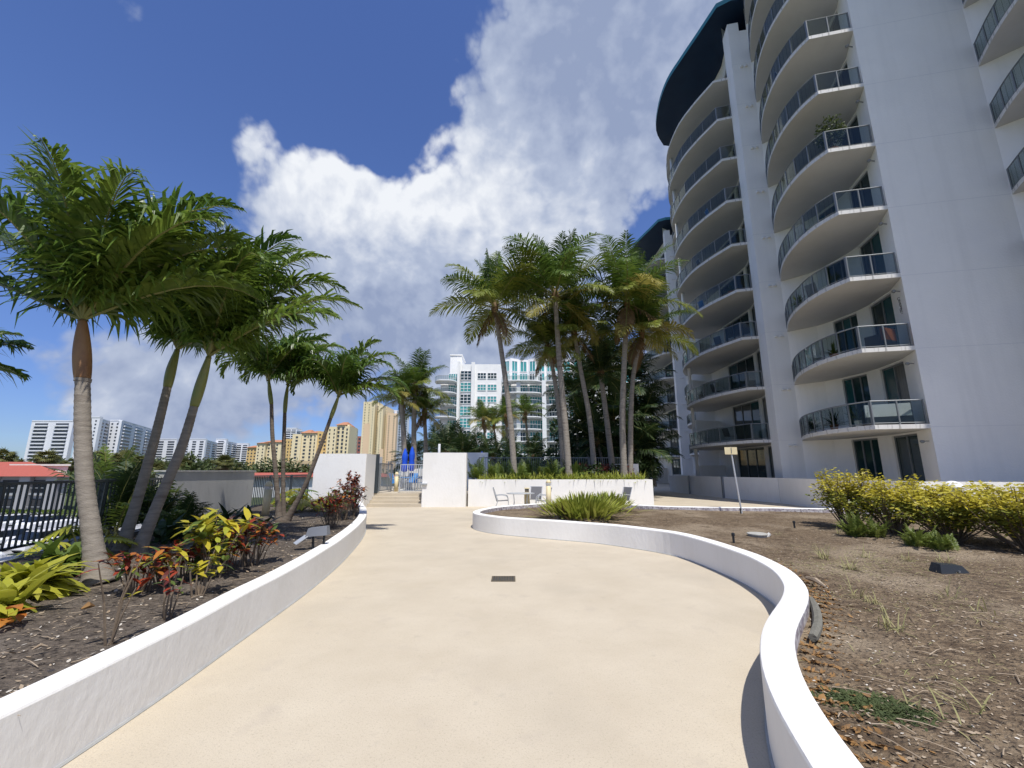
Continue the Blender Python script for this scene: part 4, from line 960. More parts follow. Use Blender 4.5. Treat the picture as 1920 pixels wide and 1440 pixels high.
for i, (x, y, Y, s) in enumerate(((838, 852, 36, 1.15), (868, 860, 34, 1.0), (896, 862, 36, 1.0), (815, 850, 40, 1.15), (1000, 862, 37, 1.0), (925, 866, 33, .9), (960, 868, 34, .9), (770, 862, 34, .8))):
    coconut([(x, 905), (x + 1, 880), (x, y)], Y, .16, .14, .05, 'dark bushy palm behind the white parapet and fence', s, 40 + i, GD, PD, n=(5, 9, 4, 0), lib=UL, nuts=False, name='bushy_palm')
GT = 'thicket palms in the shade behind the coconut palms'
for i, (x, y, Y, s) in enumerate(((1078, 742, 32, 1.1), (1112, 735, 30, 1.2), (1140, 690, 33, 1.3), (1185, 720, 32, 1.3), (1095, 800, 29, 1.1), (1150, 790, 29, 1.2), (1205, 790, 31, 1.2), (1120, 830, 28, 1.0), (1185, 845, 28.5, 1.1), (1215, 850, 30, 1.0))):
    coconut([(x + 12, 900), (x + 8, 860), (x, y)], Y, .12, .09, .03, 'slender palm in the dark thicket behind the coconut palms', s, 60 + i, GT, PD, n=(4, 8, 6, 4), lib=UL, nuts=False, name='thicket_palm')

# ---- leafy masses
def leafcloud(mb, c, rad, n, size, rng, shell=.55, flat=.5, seg=2, aspect=.5, lo=-1.0):
    c = Vector(c)
    for _ in range(n):
        while True:
            u = Vector((rng.uniform(-1, 1), rng.uniform(-1, 1), rng.uniform(lo, 1)))
            if .05 < u.length < 1: break
        r = (shell + (1 - shell) * rng.random() ** .6); u.normalize()
        r *= 1 + .28 * mnoise.noise(Vector((u.x * 2.3, u.y * 2.3, u.z * 2.3)) + c)
        p = c + Vector((u.x * rad[0] * r, u.y * rad[1] * r, u.z * rad[2] * r))
        d = Vector((rng.gauss(0, 1), rng.gauss(0, 1), rng.gauss(0, .6))) + u * .8; s = size * rng.uniform(.6, 1.3)
        nr = (u + Vector((rng.gauss(0, flat), rng.gauss(0, flat), .8))).normalized()
        mb.blade(p, d, s, s * aspect, .25, seg, nr)
def tree(p, h, r, label, group, seed, m='tree_a', n=900, size=.55, name='broadleaf_tree'):
    rng = random.Random(seed); t = thing(name, p, label, 'tree', group); p = Vector(p)
    mb = MB(); tr = [p, p + Vector((.1, 0, h * .35)), p + Vector((0, .1, h * .65))]; mb.tube(tr, [.22, .17, .1], 7)
    for i in range(4):
        a = i * 1.6 + rng.random(); mb.tube([tr[1], tr[1] + Vector((math.cos(a) * r * .4, math.sin(a) * r * .4, h * .25)), tr[1] + Vector((math.cos(a) * r * .7, math.sin(a) * r * .7, h * .42))], [.1, .07, .03], 5)
    mb.build('trunk', M['stem'], t)
    mb = MB()
    for i in range(7):
        a = rng.uniform(0, 6.28); q = p + Vector((math.cos(a) * r * .5 * rng.random() ** .5, math.sin(a) * r * .5, h * rng.uniform(.5, .82))); leafcloud(mb, q, (r * .55, r * .55, h * .2), n // 7, size, rng, .4)
    mb.build('crown', M[m], t)
def fanpalm(p, h, label, group, seed, sc=1.0):
    rng = random.Random(seed); t = thing('fan_palm', p, label, 'palm tree', group); p = Vector(p)
    mb = MB(); mb.tube([p, p + Vector((.1, 0, h * .5)), p + Vector((.15, 0, h))], [.2, .16, .15], 8); mb.build('trunk', M['coco_trunk'], t)
    c = p + Vector((.15, 0, h)); mb = MB()
    for i in range(46):
        a = rng.uniform(0, 6.28); e_ = math.asin(rng.uniform(-.95, 1.0)); d = Vector((math.cos(a) * math.cos(e_), math.sin(a) * math.cos(e_), math.sin(e_)))
        q = c + d * rng.uniform(.45, .8) * sc; mb.mi = 1 if e_ < -.45 else 0
        s = d.cross(UP).normalized(); n = s.cross(d)
        for j in range(12):
            g = (j / 11 - .5) * 2.6; mb.blade(q, d * math.cos(g) + s * math.sin(g), 1.05 * sc, .15 * sc, .9, 2, n)
    mb.build('crown', [M['tree_b'], M['coco_d']], t)
# beyond the fence, below deck level
rng = random.Random(5)
for i, x in enumerate((8, 30, 88, 100, 130, 178, 205, 232, 262, 285, 300, 345, 392, 420, 441)):
    Y = (78, 96, 74, 110, 100, 66, 82, 70, 90, 60, 100, 88, 96, 80, 110)[i]; y = (842, 860, 843, 852, 856, 846, 850, 846, 852, 868, 860, 857, 858, 852, 862)[i]
    tp = at_y(x, y + 8, Y); fanpalm((tp.x, Y, -4), tp.z + 4 - .6, 'fan palm in the tree line beyond the parking lot', 'fan palms in the tree line', 300 + i, 1.25)
for i, x in enumerate((-5, 20, 60, 115, 150, 190, 215, 245, 275, 310, 330, 365, 380, 410, 430, 455, 475, 500, 525, 560, 590)):
    Y = 84 + (i * 37 % 40); y = 856 + (i * 13 % 11) + (6 if x > 440 else 0); tp = at_y(x, y, Y)
    tree((tp.x, Y, -4), tp.z + 4.6, 3.4, 'round dark green tree in the tree line beyond the parking lot', 'broadleaf trees in the tree line', 400 + i, 'tree_a', 620, .8)
mb = MB(); rng = random.Random(8)
for i in range(46): x = -150 + i * 3.4; leafcloud(mb, (x, 112 + 6 * math.sin(i), -1.5), (3.6, 2.5, 3.6), 130, 1.0, rng, .5)
o = mb.build('far_shrubbery', M['tree_a']); kind(o, 'stuff'); tag(o, 'continuous dark shrubbery under the far tree line', 'shrubbery')
def hedge_box(name, a, b, z0, z1, w, m, label, n, size, seed):
    rng = random.Random(seed); a, b = Vector(a), Vector(b); mb = MB(); t = thing(name, (a.x, a.y, z0), label, 'hedge')
    for _ in range(n):
        u = rng.random(); p = a.lerp(b, u); d = (b - a).normalized(); s = Vector((-d.y, d.x)); q = p + s * rng.uniform(-w, w)
        mb.blade((q.x, q.y, rng.uniform(z0, z1) if abs(rng.random()) < .6 else z1), (rng.gauss(0, 1), rng.gauss(0, 1), rng.gauss(.3, .7)), size, size * .55, .2, 2, (rng.gauss(0, .5), rng.gauss(0, .5), 1))
    mb.build('foliage', M[m], t)
hedge_box('clipped_hedge', (-62, 51), (-44, 50), -4, -2.9, .6, 'lime_d', 'clipped green hedge in front of the grey building', 2600, .3, 3)

# ---- shrubs behind the boundary wall and in the left bed
GB = 'dark strap-leaved shrubs under the leaning palms'
def strap(p, n, L, w, m, label, group, seed, up=.8, name='strap_shrub', stem=True, drp=1.1):
    rng = random.Random(seed); p = Vector(p); t = thing(name, p, label, 'shrub', group); mb = MB()
    for i in range(n):
        a = rng.uniform(0, 6.28); e_ = rng.uniform(.25, 1.35) * up; d = Vector((math.cos(a) * math.cos(e_), math.sin(a) * math.cos(e_), math.sin(e_)))
        mb.blade(p + Vector((rng.uniform(-.12, .12), rng.uniform(-.12, .12), rng.uniform(0, .15))), d, L * rng.uniform(.6, 1.15), w * rng.uniform(.7, 1.2), drp * rng.uniform(.5, 1.2), 4, UP)
    mb.build('foliage', M[m], t)
def areca(p, n, L, label, group, seed, m='under', name='areca_shrub', lib=None):
    rng = random.Random(seed); p = Vector(p); t = thing(name, p, label, 'shrub', group)
    for i in range(n):
        child(rng.choice(lib or UL[:4]), 'frond', t, (rng.uniform(-.15, .15), rng.uniform(-.15, .15), 0), (R(rng.uniform(-8, 8)), R(rng.uniform(-8, 8)), rng.uniform(0, 6.28)), L / 2.6 * rng.uniform(.7, 1.1))
AL = [lib_frond(a, 'lime_d', 2.6, d, 200 + a, nl=34, lw=.06, ll=.6) for a, d in ((78, .9), (62, 1.2), (48, 1.4))]
for i, (x, y, L) in enumerate(((215, 1004, 1.6), (285, 992, 1.3), (196, 985, 1.8), (335, 1004, 1.0))):
    p = at_z(x, y, SOIL_L); p = p if p.x > -9.8 else Vector((-9.6, p.y, p.z)); areca(p, 13, L, ('feathery palm shrub right behind the thick ringed palm', 'feathery palm shrub between the leaning pair and the grey wall', 'tallest feathery palm shrub against the picket fence', 'small feathery palm shrub at the grey wall corner')[i], GB, 500 + i, lib=AL + UL[:2])
for i, (x, y) in enumerate(((345, 1010), (385, 1000), (425, 990), (465, 985), (485, 1000), (310, 1020))):
    p = at_z(x, y, SOIL_L); strap(p, 26, .55, .13, 'under', 'dark broad-leaved shrub at the foot of the grey wall', 'dark shrubs along the grey wall', 520 + i, .9)
def bigleaf(p, n, label, seed, L=.42, m=('lime', 'lime_d'), cat='shrub', spread=.5, cname='philodendron', group=None):
    rng = random.Random(seed); p = Vector(p); t = thing(cname, p, label, cat, group)
    mb0 = MB()
    for i in range(n):
        a = i * 2.4 + rng.uniform(-.3, .3); e_ = rng.uniform(.35, 1.25); d = Vector((math.cos(a) * math.cos(e_), math.sin(a) * math.cos(e_), math.sin(e_)))
        st = L * rng.uniform(.7, 1.5); q = p + d * st; mb0.tube([p, p + d * st * .5 + Vector((0, 0, .03)), q], [.014, .011, .008], 5)
        mb = MB(); s = d.cross(UP).normalized(); dd = (Vector((d.x, d.y, 0)).normalized() * .8 + Vector((0, 0, rng.uniform(-.5, .1)))).normalized(); n_ = s.cross(dd)
        ll = L * rng.uniform(.75, 1.15); half = 8                           # lobed blade: midrib with paired fingers
        for k in range(half):
            u = k / (half - 1); c = q + dd * (ll * u * .85) + Vector((0, 0, -.10 * u * u))
            for sg in (-1, 1):
                ld = (s * sg * (1 - .55 * u) + dd * (.25 + .8 * u) + n_ * .15).normalized()
                mb.blade(c, ld, ll * (.66 - .25 * u), ll * .15, .8, 3, n_)
        mb.build('leaf', M[m[0] if rng.random() < .5 else m[1]], t)
    mb0.build('stalks', M['rachis'], t)
strap(at_z(52, 1118, SOIL_L), 95, .52, .11, 'lime', 'large lime-green strap-leaved clump beside the fence', None, 1, .95, 'lime_clump', drp=1.4)
strap(at_z(105, 1080, SOIL_L), 80, .50, .10, 'lime_d', 'green strap-leaved clump behind, against the fence kerb', None, 2, .95, 'green_clump', drp=1.4)
strap(at_z(-20, 1160, SOIL_L), 60, .45, .11, 'lime', 'lime strap-leaved clump nearest the planter rim beside the fence', None, 3, .9, 'lime_clump', drp=1.5)
strap(at_z(20, 1172, SOIL_L), 9, .24, .07, 'croton_o', 'few orange leaves low in front of the lime clump', None, 4, .7, 'orange_croton', drp=1.2)
bigleaf(at_z(150, 1050, SOIL_L), 12, 'split-leaf plant between fence and the thick ringed palm', 2, .36, ('lime_d', 'lime'))
bigleaf(at_z(566, 958, SOIL_L), 15, 'bright yellow-green variegated plant between the palm trio and the pier', 4, .42, ('croton_y', 'lime'))
bigleaf(at_z(545, 948, SOIL_L), 13, 'lime variegated plant behind the palm trio', 5, .5, ('lime', 'lime_d'))
strap(at_z(622, 952, SOIL_L), 46, .6, .09, 'lime', 'spiky lime clump in front of the left pier', None, 7, 1.0, 'lime_clump')
strap(at_z(600, 955, SOIL_L), 34, .55, .10, 'croton_y', 'yellow spiky clump beside the leaning slim palm', None, 8, 1.0, 'yellow_clump')
def croton(x, y, h, mats, n, label, seed, lean=.2, leafn=9, L=.16, group=None, zz=SOIL_L):
    rng = random.Random(seed); p = at_z(x, y, zz); p.z = zl(p.x, p.y) - .02
    t = thing('croton_shrub', p, label, 'shrub', group); st = MB(); lv = MB()
    for i in range(n):
        a = rng.uniform(0, 6.28); hh = h * rng.uniform(.6, 1.05); tip = p + Vector((math.cos(a) * h * lean * rng.random() * 1.6, math.sin(a) * h * lean, hh)); mid = p.lerp(tip, .5) + Vector((rng.uniform(-.03, .03), rng.uniform(-.03, .03), .02))
        st.tube([p + Vector((math.cos(a) * .05 * rng.random() * n / 8, math.sin(a) * .05 * n / 8, 0)), mid, tip], [.009, .007, .004], 5)
        for k in range(leafn):
            u = rng.uniform(.45, 1.0) if rng.random() < .45 else rng.uniform(.85, 1.02); c = mid.lerp(tip, max(0, u * 2 - 1)) if u > .5 else p.lerp(mid, u * 2)
            b = rng.uniform(0, 6.28); e_ = rng.uniform(-.2, 1.0); lv.mi = rng.randrange(len(mats))
            lv.blade(c, (math.cos(b) * math.cos(e_), math.sin(b) * math.cos(e_), math.sin(e_)), L * rng.uniform(.6, 1.25), L * .36, .7, 3, UP)
    st.build('stems', M['stem'], t); lv.build('foliage', [M[m] for m in mats], t)
GC = 'croton shrubs in the left bed'
croton(205, 1208, .62, ['croton_r', 'lime', 'croton_y'], 4, 'bare twiggy croton with a few red leaves near the planter rim', 31, .3, 2, .10)
croton(312, 1158, .5, ['croton_r', 'croton_g', 'croton_d'], 5, 'small croton with red leaves and thin stems at the rim', 32, .25, 5, .10)
croton(262, 1110, .45, ['croton_r', 'croton_g', 'croton_o', 'croton_d'], 14, 'red and green croton at the foot of the thick ringed palm', 33, .5, 8, .15)
croton(305, 1095, .42, ['croton_o', 'croton_g', 'croton_r', 'croton_y'], 13, 'orange and red croton right of the thick ringed palm', 34, .5, 8, .14)
croton(370, 1118, .5, ['croton_y', 'lime', 'croton_y', 'croton_g'], 7, 'yellow croton on bare stems in the middle of the bed', 35, .35, 8, .15)
croton(395, 1085, .72, ['croton_y', 'croton_y', 'lime', 'croton_g'], 14, 'tall bright yellow croton with long upright leaves', 36, .35, 11, .22)
croton(432, 1070, .52, ['croton_o', 'croton_r', 'croton_g', 'croton_g'], 18, 'bushy orange and green croton behind the rim', 37, .5, 10, .14)
croton(470, 1060, .56, ['croton_r', 'croton_o', 'croton_g', 'croton_d'], 20, 'bushy red croton left of the grey spotlight', 38, .45, 10, .15)
croton(352, 1082, .45, ['croton_g', 'croton_r', 'croton_d'], 15, 'dark red and green croton under the leaning pair', 39, .5, 9, .14)
croton(655, 955, 1.15, ['croton_d', 'croton_r', 'croton_d', 'croton_o'], 34, 'tall maroon croton at the bed corner by the steps', 41, .28, 14, .17)
croton(640, 975, .85, ['croton_d', 'croton_o', 'croton_g', 'croton_d'], 28, 'maroon and bronze croton in the bed corner', 42, .4, 11, .16)
croton(618, 990, .75, ['croton_d', 'croton_g', 'croton_r'], 26, 'dark bronze croton with grassy base near the rim', 43, .4, 10, .15)
croton(662, 968, .8, ['croton_d', 'croton_r', 'croton_g'], 20, 'small maroon croton against the rim by the steps', 44, .35, 10, .14)

# ---- planting in the raised planter
for i in range(9):
    areca((-1.7 + i * .62 + (i % 2) * .2, 21.0 + (i % 3) * .5, 1.1), 12, 1.15 - .05 * (i % 3), 'green feathery shrub massed in the raised planter', 'areca shrubs in the raised planter', 600 + i, lib=AL + UL[:2])
for i in range(6):
    p = Vector((3.2 + i * .55, 22.4 + (i % 2) * .5, 1.1)); rng = random.Random(620 + i)
    t = thing('bronze_shrub', p, 'bronze-red shrub among the coconut trunks', 'shrub', 'bronze shrubs in the raised planter'); mb = MB()
    leafcloud(mb, p + Vector((0, 0, .4)), (.5, .4, .5), 330, .16, rng, .3); mb.build('foliage', M['croton_d' if i % 2 else 'under'], t)
    mb = MB(); mb.tube([p, p + Vector((0, 0, .4))], [.03, .015], 5); mb.build('stem', M['stem'], t)
mb = MB(); rng = random.Random(77)
for i in range(2300):
    x = rng.uniform(-1.6, 6.3); d = 1 if x > 1.2 else .55
    if rng.random() > d: continue
    a = rng.uniform(0, 6.28); e_ = rng.uniform(.4, 1.4); mb.blade((x, rng.uniform(20.5, 21.2), 1.1), (math.cos(a) * math.cos(e_), math.sin(a) * math.cos(e_) - .2, math.sin(e_)), rng.uniform(.32, .62), .05, .7, 3, UP)
o = mb.build('border_grass', M['agave']); kind(o, 'stuff'); tag(o, 'yellow-green strap-leaved border along the raised planter rim', 'ground cover')
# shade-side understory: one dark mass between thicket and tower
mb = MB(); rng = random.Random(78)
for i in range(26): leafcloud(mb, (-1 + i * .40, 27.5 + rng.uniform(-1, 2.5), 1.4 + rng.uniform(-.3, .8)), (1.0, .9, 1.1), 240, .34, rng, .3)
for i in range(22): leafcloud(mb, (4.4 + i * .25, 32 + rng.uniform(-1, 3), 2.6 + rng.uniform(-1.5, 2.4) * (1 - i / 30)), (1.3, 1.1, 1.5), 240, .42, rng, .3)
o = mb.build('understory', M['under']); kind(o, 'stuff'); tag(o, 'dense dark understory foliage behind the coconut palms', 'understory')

# ---- right bed
def clump(p, n, L, w, label, seed, rx=.5, ry=.4):
    rng = random.Random(seed); p = Vector(p); t = thing('spear_clump', p, label, 'shrub'); mb = MB(); dr = MB()
    for i in range(n):
        u = Vector((rng.gauss(0, .42), rng.gauss(0, .42), 0)); q = p + Vector((u.x * rx * 1.6, u.y * ry * 1.6, rng.uniform(0, .2)))
        a = math.atan2(u.y, u.x) + rng.uniform(-.6, .6); e_ = max(.3, 1.4 - u.length * .8 + rng.uniform(-.25, .2)); d = (math.cos(a) * math.cos(e_), math.sin(a) * math.cos(e_), math.sin(e_))
        (dr if rng.random() < .06 else mb).blade(q, d, L * rng.uniform(.7, 1.15), w, .25, 4, UP)
    mb.build('foliage', M['agave'], t); dr.build('dry_blades', M['agave_d'], t)
clump(at_z(1092, 972, SOIL_R), 800, .56, .06, 'dense yellow-green sword-leaved clump beside the cream bollard', 1, .62, .5)
clump(at_z(1138, 958, SOIL_R), 420, .5, .06, 'second sword-leaved clump behind the large one', 2, .45, .4)
GH = 'golden hedge shrubs in the dry bed'
HP = [(7.75, 10.3, 1.22, .75), (7.95, 9.3, 1.06, .8), (8.15, 8.3, .96, .8), (8.45, 7.35, 1.0, .85), (8.9, 6.4, 1.02, .9), (9.5, 5.4, 1.0, .9), (9.2, 8.0, 1.0, .8), (8.9, 9.3, 1.0, .8)]
HL = ['tallest golden shrub at the hedge end toward the sign post', 'golden shrub behind the first foxtail fern', 'golden shrub between the two groups of foxtail ferns', 'golden shrub behind the bright foxtail fern',
      'golden shrub with bare lower branches behind the black ground light', 'golden shrub at the open end of the hedge past the black ground light', 'golden shrub in the back row before the mushroom light', 'golden shrub in the back row behind the tallest one']
for i, (x, y, h, r) in enumerate(HP):
    rng = random.Random(700 + i); p = Vector((x, y, zr(x, y) - .02)); t = thing('golden_hedge_shrub', p, HL[i], 'shrub', GH); st = MB(); lv = MB()
    for k in range(40):
        a = rng.uniform(0, 6.28); rr = r * rng.uniform(.25, 1.15); tip = p + Vector((math.cos(a) * rr, math.sin(a) * rr, h * rng.uniform(.55, 1.08))); mid = p.lerp(tip, .45) + Vector((rng.uniform(-.08, .08), rng.uniform(-.08, .08), -.03))
        st.tube([p + Vector((math.cos(a) * .06, math.sin(a) * .06, 0)), mid, tip], [.018, .012, .005], 5)
        for j in range(84):
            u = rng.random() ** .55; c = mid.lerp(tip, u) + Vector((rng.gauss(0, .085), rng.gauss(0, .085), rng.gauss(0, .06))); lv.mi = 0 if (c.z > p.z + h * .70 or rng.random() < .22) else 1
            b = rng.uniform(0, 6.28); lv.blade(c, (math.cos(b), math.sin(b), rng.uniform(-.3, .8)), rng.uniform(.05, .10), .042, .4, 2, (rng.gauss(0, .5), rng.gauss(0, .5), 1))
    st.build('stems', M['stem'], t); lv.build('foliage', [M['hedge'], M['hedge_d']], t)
def fern(p, n, L, label, seed):
    rng = random.Random(seed); p = Vector(p); t = thing('fern', p, label, 'fern'); mb = MB()
    for i in range(n):
        a = rng.uniform(0, 6.28); e_ = rng.uniform(.6, 1.4); mb.mi = 0
        frond(mb, p + Vector((rng.uniform(-.15, .15), rng.uniform(-.12, .12), 0)), (math.cos(a) * math.cos(e_), math.sin(a) * math.cos(e_), math.sin(e_)), L * rng.uniform(.7, 1.1), 22, .06, .018, .9, Vector((0, 0, 0)), .1, .3, rng, .05, 2, .004)
    mb.build('foliage', [M['fern'], M['fern']], t)
for i, (x, y, n, L, lb) in enumerate(((1610, 1006, 46, .5, 'foxtail fern at the end of the golden hedge'), (1645, 1008, 30, .46, 'grey-green foxtail fern beside the first fern'), (1722, 1026, 40, .42, 'bright foxtail fern in the middle of the hedge foot'), (1775, 1034, 22, .34, 'small foxtail fern nearest the black ground light'))):
    q = at_z(x, y, SOIL_R); fern((q.x, q.y, zr(q.x, q.y)), n, L, lb, 800 + i)
GG = 'dry grass tufts in the mulch bed'
for i, (x, y, n, L) in enumerate(((1590, 1068, 26, .30), (1545, 1050, 30, .26), (1620, 1045, 20, .26), (1605, 1115, 12, .26), (1670, 1180, 22, .24), (1640, 1130, 14, .18), (1780, 1120, 10, .26), (1815, 1330, 12, .22), (1810, 1365, 6, .2), (1850, 1150, 8, .2), (1700, 1052, 16, .2), (1770, 1052, 18, .2), (1575, 1000, 20, .16), (1460, 1002, 10, .14), (1700, 1330, 6, .12))):
    rng = random.Random(820 + i); q = at_z(x, y, SOIL_R); q.z = zr(q.x, q.y) - .01; t = thing('grass_tuft', q, 'dry straw-coloured grass tuft in the mulch bed', 'grass tuft', GG); mb = MB()
    for k in range(n):
        a = rng.uniform(0, 6.28); e_ = rng.uniform(.5, 1.4); mb.blade(q + Vector((rng.uniform(-.07, .07), rng.uniform(-.07, .07), 0)), (math.cos(a) * math.cos(e_), math.sin(a) * math.cos(e_), math.sin(e_)), L * rng.uniform(.5, 1.1), .009, .8, 3, UP)
    mb.build('blades', M['dry_grass'], t)
mb = MB(); rng = random.Random(9)
for k in range(2600):
    u = rng.random(); c = at_z(1570 + 140 * u, 1300 + 45 * u, SOIL_R); x, y = c.x + rng.gauss(0, .07), c.y + rng.gauss(0, .045)
    a = rng.uniform(0, 6.28); mb.blade((x, y, zr(x, y)), (math.cos(a), math.sin(a), rng.uniform(.1, 1)), .028, .014, .4, 2, UP)
o = mb.build('creeping_weed', M['moss']); kind(o, 'stuff'); tag(o, 'low dark green creeping weed patch in the mulch near the wall', 'ground cover')
def litter(name, m, label, n, picker, zf, size, seed, asp=.5, tilt=.35):
    mb = MB(); rng = random.Random(seed); k = 0
    while k < n:
        x, y = picker(rng); 
        if x is None: continue
        a = rng.uniform(0, 6.28); s = size * rng.uniform(.4, 1.6); z = zf(x, y) + .006
        mb.blade((x, y, z), (math.cos(a), math.sin(a), rng.uniform(-tilt * .3, tilt)), s, s * asp, rng.uniform(-.2, .5), 2, (rng.gauss(0, tilt), rng.gauss(0, tilt), 1)); k += 1
    o = mb.build(name, m); kind(o, 'stuff'); return tag(o, label, 'litter')
def in_r(rng):
    Y = 2 + 12 * rng.random() ** 1.8; x = rng.uniform(1.5, 1.35 * Y + 1.5); return (x, Y) if inside(x, Y, RPOLY) else (None, None)
def in_l(rng):
    Y = 1.5 + 12 * rng.random() ** 1.7; x = -rng.uniform(2.4, min(8, 1.3 * Y + 1.5)); return (x, Y) if inside(x, Y, LPOLY) else (None, None)
def rim(rng):
    i = rng.randrange(8, min(len(rw) - 1, 62)); o_ = .24 + abs(rng.gauss(0, .13)); return rw[i].x + rn[i].x * o_, rw[i].y + rn[i].y * o_
litter('mulch_chips', M['chip'], 'scattered wood chips on the dry mulch bed', 5200, in_r, zr, .022, 1)
litter('shell_chips', M['shell'], 'scattered pale chips on the dry mulch bed', 1300, in_r, zr, .016, 2)
litter('mulch_chips', M['chip'], 'scattered wood chips on the palm bed', 3600, in_l, zl, .030, 3)
litter('shell_chips', M['shell'], 'scattered pale chips on the palm bed', 1300, in_l, zl, .03, 4)
litter('leaf_litter', M['dry_leaf'], 'orange dry leaf litter gathered along the s-curved wall', 2300, rim, zr, .034, 5, .42, .6)

def twigs(name, n, picker, zf, label, seed):
    mb = MB(); rng = random.Random(seed); k = 0
    while k < n:
        x, y = picker(rng)
        if x is None: continue
        a = rng.uniform(0, 6.28); L = rng.uniform(.06, .22); z = zf(x, y) + .012; d = Vector((math.cos(a), math.sin(a), rng.uniform(-.05, .12)))
        p = Vector((x, y, z)); mb.tube([p, p + d * L * .5 + Vector((0, 0, .008)), p + d * L], [.0035, .003, .0015], 4, False); k += 1
    o = mb.build(name, M['chip']); kind(o, 'stuff'); tag(o, label, 'litter')
twigs('twigs', 420, in_r, zr, 'thin dry twigs strewn over the dry mulch bed', 11)
twigs('twigs', 300, in_l, zl, 'thin dry twigs strewn over the palm bed', 12)

mb = MB(); rng = random.Random(91)
for (x, y, n, rx) in ((1590, 1066, 500, .45), (1640, 1052, 350, .5), (1720, 1055, 300, .5), (1560, 1030, 260, .4), (1830, 1150, 160, .5), (1660, 1120, 260, .5), (1500, 1060, 200, .35), (1880, 1090, 200, .5), (1760, 1250, 120, .4)):
    c = at_z(x, y, SOIL_R)
    for k in range(n):
        X, Y = c.x + rng.gauss(0, rx), c.y + rng.gauss(0, rx * .7)
        if not inside(X, Y, RPOLY): continue
        a = rng.uniform(0, 6.28); mb.blade((X, Y, zr(X, Y)), (math.cos(a), math.sin(a), rng.uniform(.05, .8)), rng.uniform(.04, .13), .006, .7, 2, UP)
o = mb.build('dry_thatch', M['dry_grass']); kind(o, 'stuff'); tag(o, 'thin dead grass thatch spread over the dry mulch bed', 'ground cover')
# ================================================================ SMALL THINGS
def bollard(p, h, r, label, group='cream bollard lights'):
    p = Vector(p); t = thing('bollard_light', p, label, 'bollard', group)
    mb = MB(); mb.lathe([(r, 0), (r, h - r * 2.3)], p, 20); mb.build('shaft', M['cream_post'], t, smooth=True)
    mb = MB(); z = h - r * 2.3; mb.lathe([(r * 1.02, z), (r * .8, z + .012), (r * .8, z + .03), (r * 1.08, z + .042), (r * 1.08, z + .075), (r * .85, z + .087)], p, 20); mb.build('light_collar', M['offwhite'], t)
    mb = MB(); z2 = z + .085; k = h - z2; mb.lathe([(r * 1.0, z2)] + [(r * 1.04 * math.cos(a), z2 + k * math.sin(a)) for a in [i * math.pi / 2 / 7 for i in range(7)]] + [(.004, h)], p, 20); mb.build('dome_cap', M['cream_post'], t, smooth=True)
q = at_z(1029, 958, SOIL_R); bollard((q.x, q.y, SOIL_R - .02), 1.02, .085, 'cream bollard light with dome cap beside the sword-leaved clump')
q = at_z(497, 968, SOIL_L); bollard((q.x, q.y, SOIL_L - .02), .98, .10, 'cream bollard light with dome cap behind the dark slim palms')
bollard((-6.05, 22.9, PD), 1.0, .1, 'cream bollard light just inside the pool gate')
q = at_z(1772, 1010, SOIL_R)
p = Vector((10.0, 9.95, zr(10, 9.95))); t = thing('dome_light', p, 'white mushroom light with ribbed neck behind the golden hedge', 'light')
mb = MB(); mb.lathe([(.10, 0), (.10, .75)], p, 18); mb.build('shaft', M['cream_post'], t, smooth=True)
mb = MB(); mb.lathe([(.12, .75), (.12, .78), (.15, .785), (.15, .805), (.12, .81), (.12, .83), (.16, .835), (.16, .855), (.13, .86), (.13, .88), (.17, .885), (.17, .9)], p, 18); mb.build('louvre_ring', M['offwhite'], t)
mb = MB(); mb.lathe([(.19 * math.cos(a), .9 + .17 * math.sin(a)) for a in [i * math.pi / 2 / 7 for i in range(7)]] + [(.004, 1.07)], p, 18); mb.build('dome_cap', M['white'], t, smooth=True)
p = Vector((.63, 18.6, 0)); t = thing('lamp_post', p, 'short square cream lamp post beside the patio table', 'bollard')
mb = MB(); mb.box(p.x - .11, p.y - .11, 0, p.x + .11, p.y + .11, .72); mb.build('shaft', M['cream_post'], t)
mb = MB(); mb.box(p.x - .085, p.y - .085, .72, p.x + .085, p.y + .085, .86); mb.build('lens', M['brown_iron'], t)
mb = MB(); mb.box(p.x - .115, p.y - .115, .86, p.x + .115, p.y + .115, .9); mb.build('cap', M['cream_post'], t)

# drain grate
c = at_z(944, 1086, 0); t = thing('drain_grate', (c.x, c.y, 0), 'small brown slotted drain grate set in the beige path', 'drain')
mb = MB(); w, h = .16, .15
for i in range(9): x = c.x - w + .04 * i; mb.box(x - .011, c.y - h + .014, .004, x + .011, c.y + h - .014, .010)
mb.build('bars', M['brown_iron'], t)
mb = MB(); mb.box(c.x - w - .02, c.y - h, .002, c.x + w + .02, c.y - h + .015, .012); mb.box(c.x - w - .02, c.y + h - .015, .002, c.x + w + .02, c.y + h, .012); mb.box(c.x - w - .02, c.y - h + .0155, .002, c.x - w - .012, c.y + h - .0155, .012); mb.box(c.x + w + .012, c.y - h + .0155, .002, c.x + w + .02, c.y + h - .0155, .012); mb.build('frame', M['brown_iron'], t)
mb = MB(); mb.quad((c.x - w, c.y - h, .0035), (c.x + w, c.y - h, .0035), (c.x + w, c.y + h, .0035), (c.x - w, c.y + h, .0035)); mb.build('pit_shade', M['black'], t)  # flat black sheet painted in for the shade below the bars

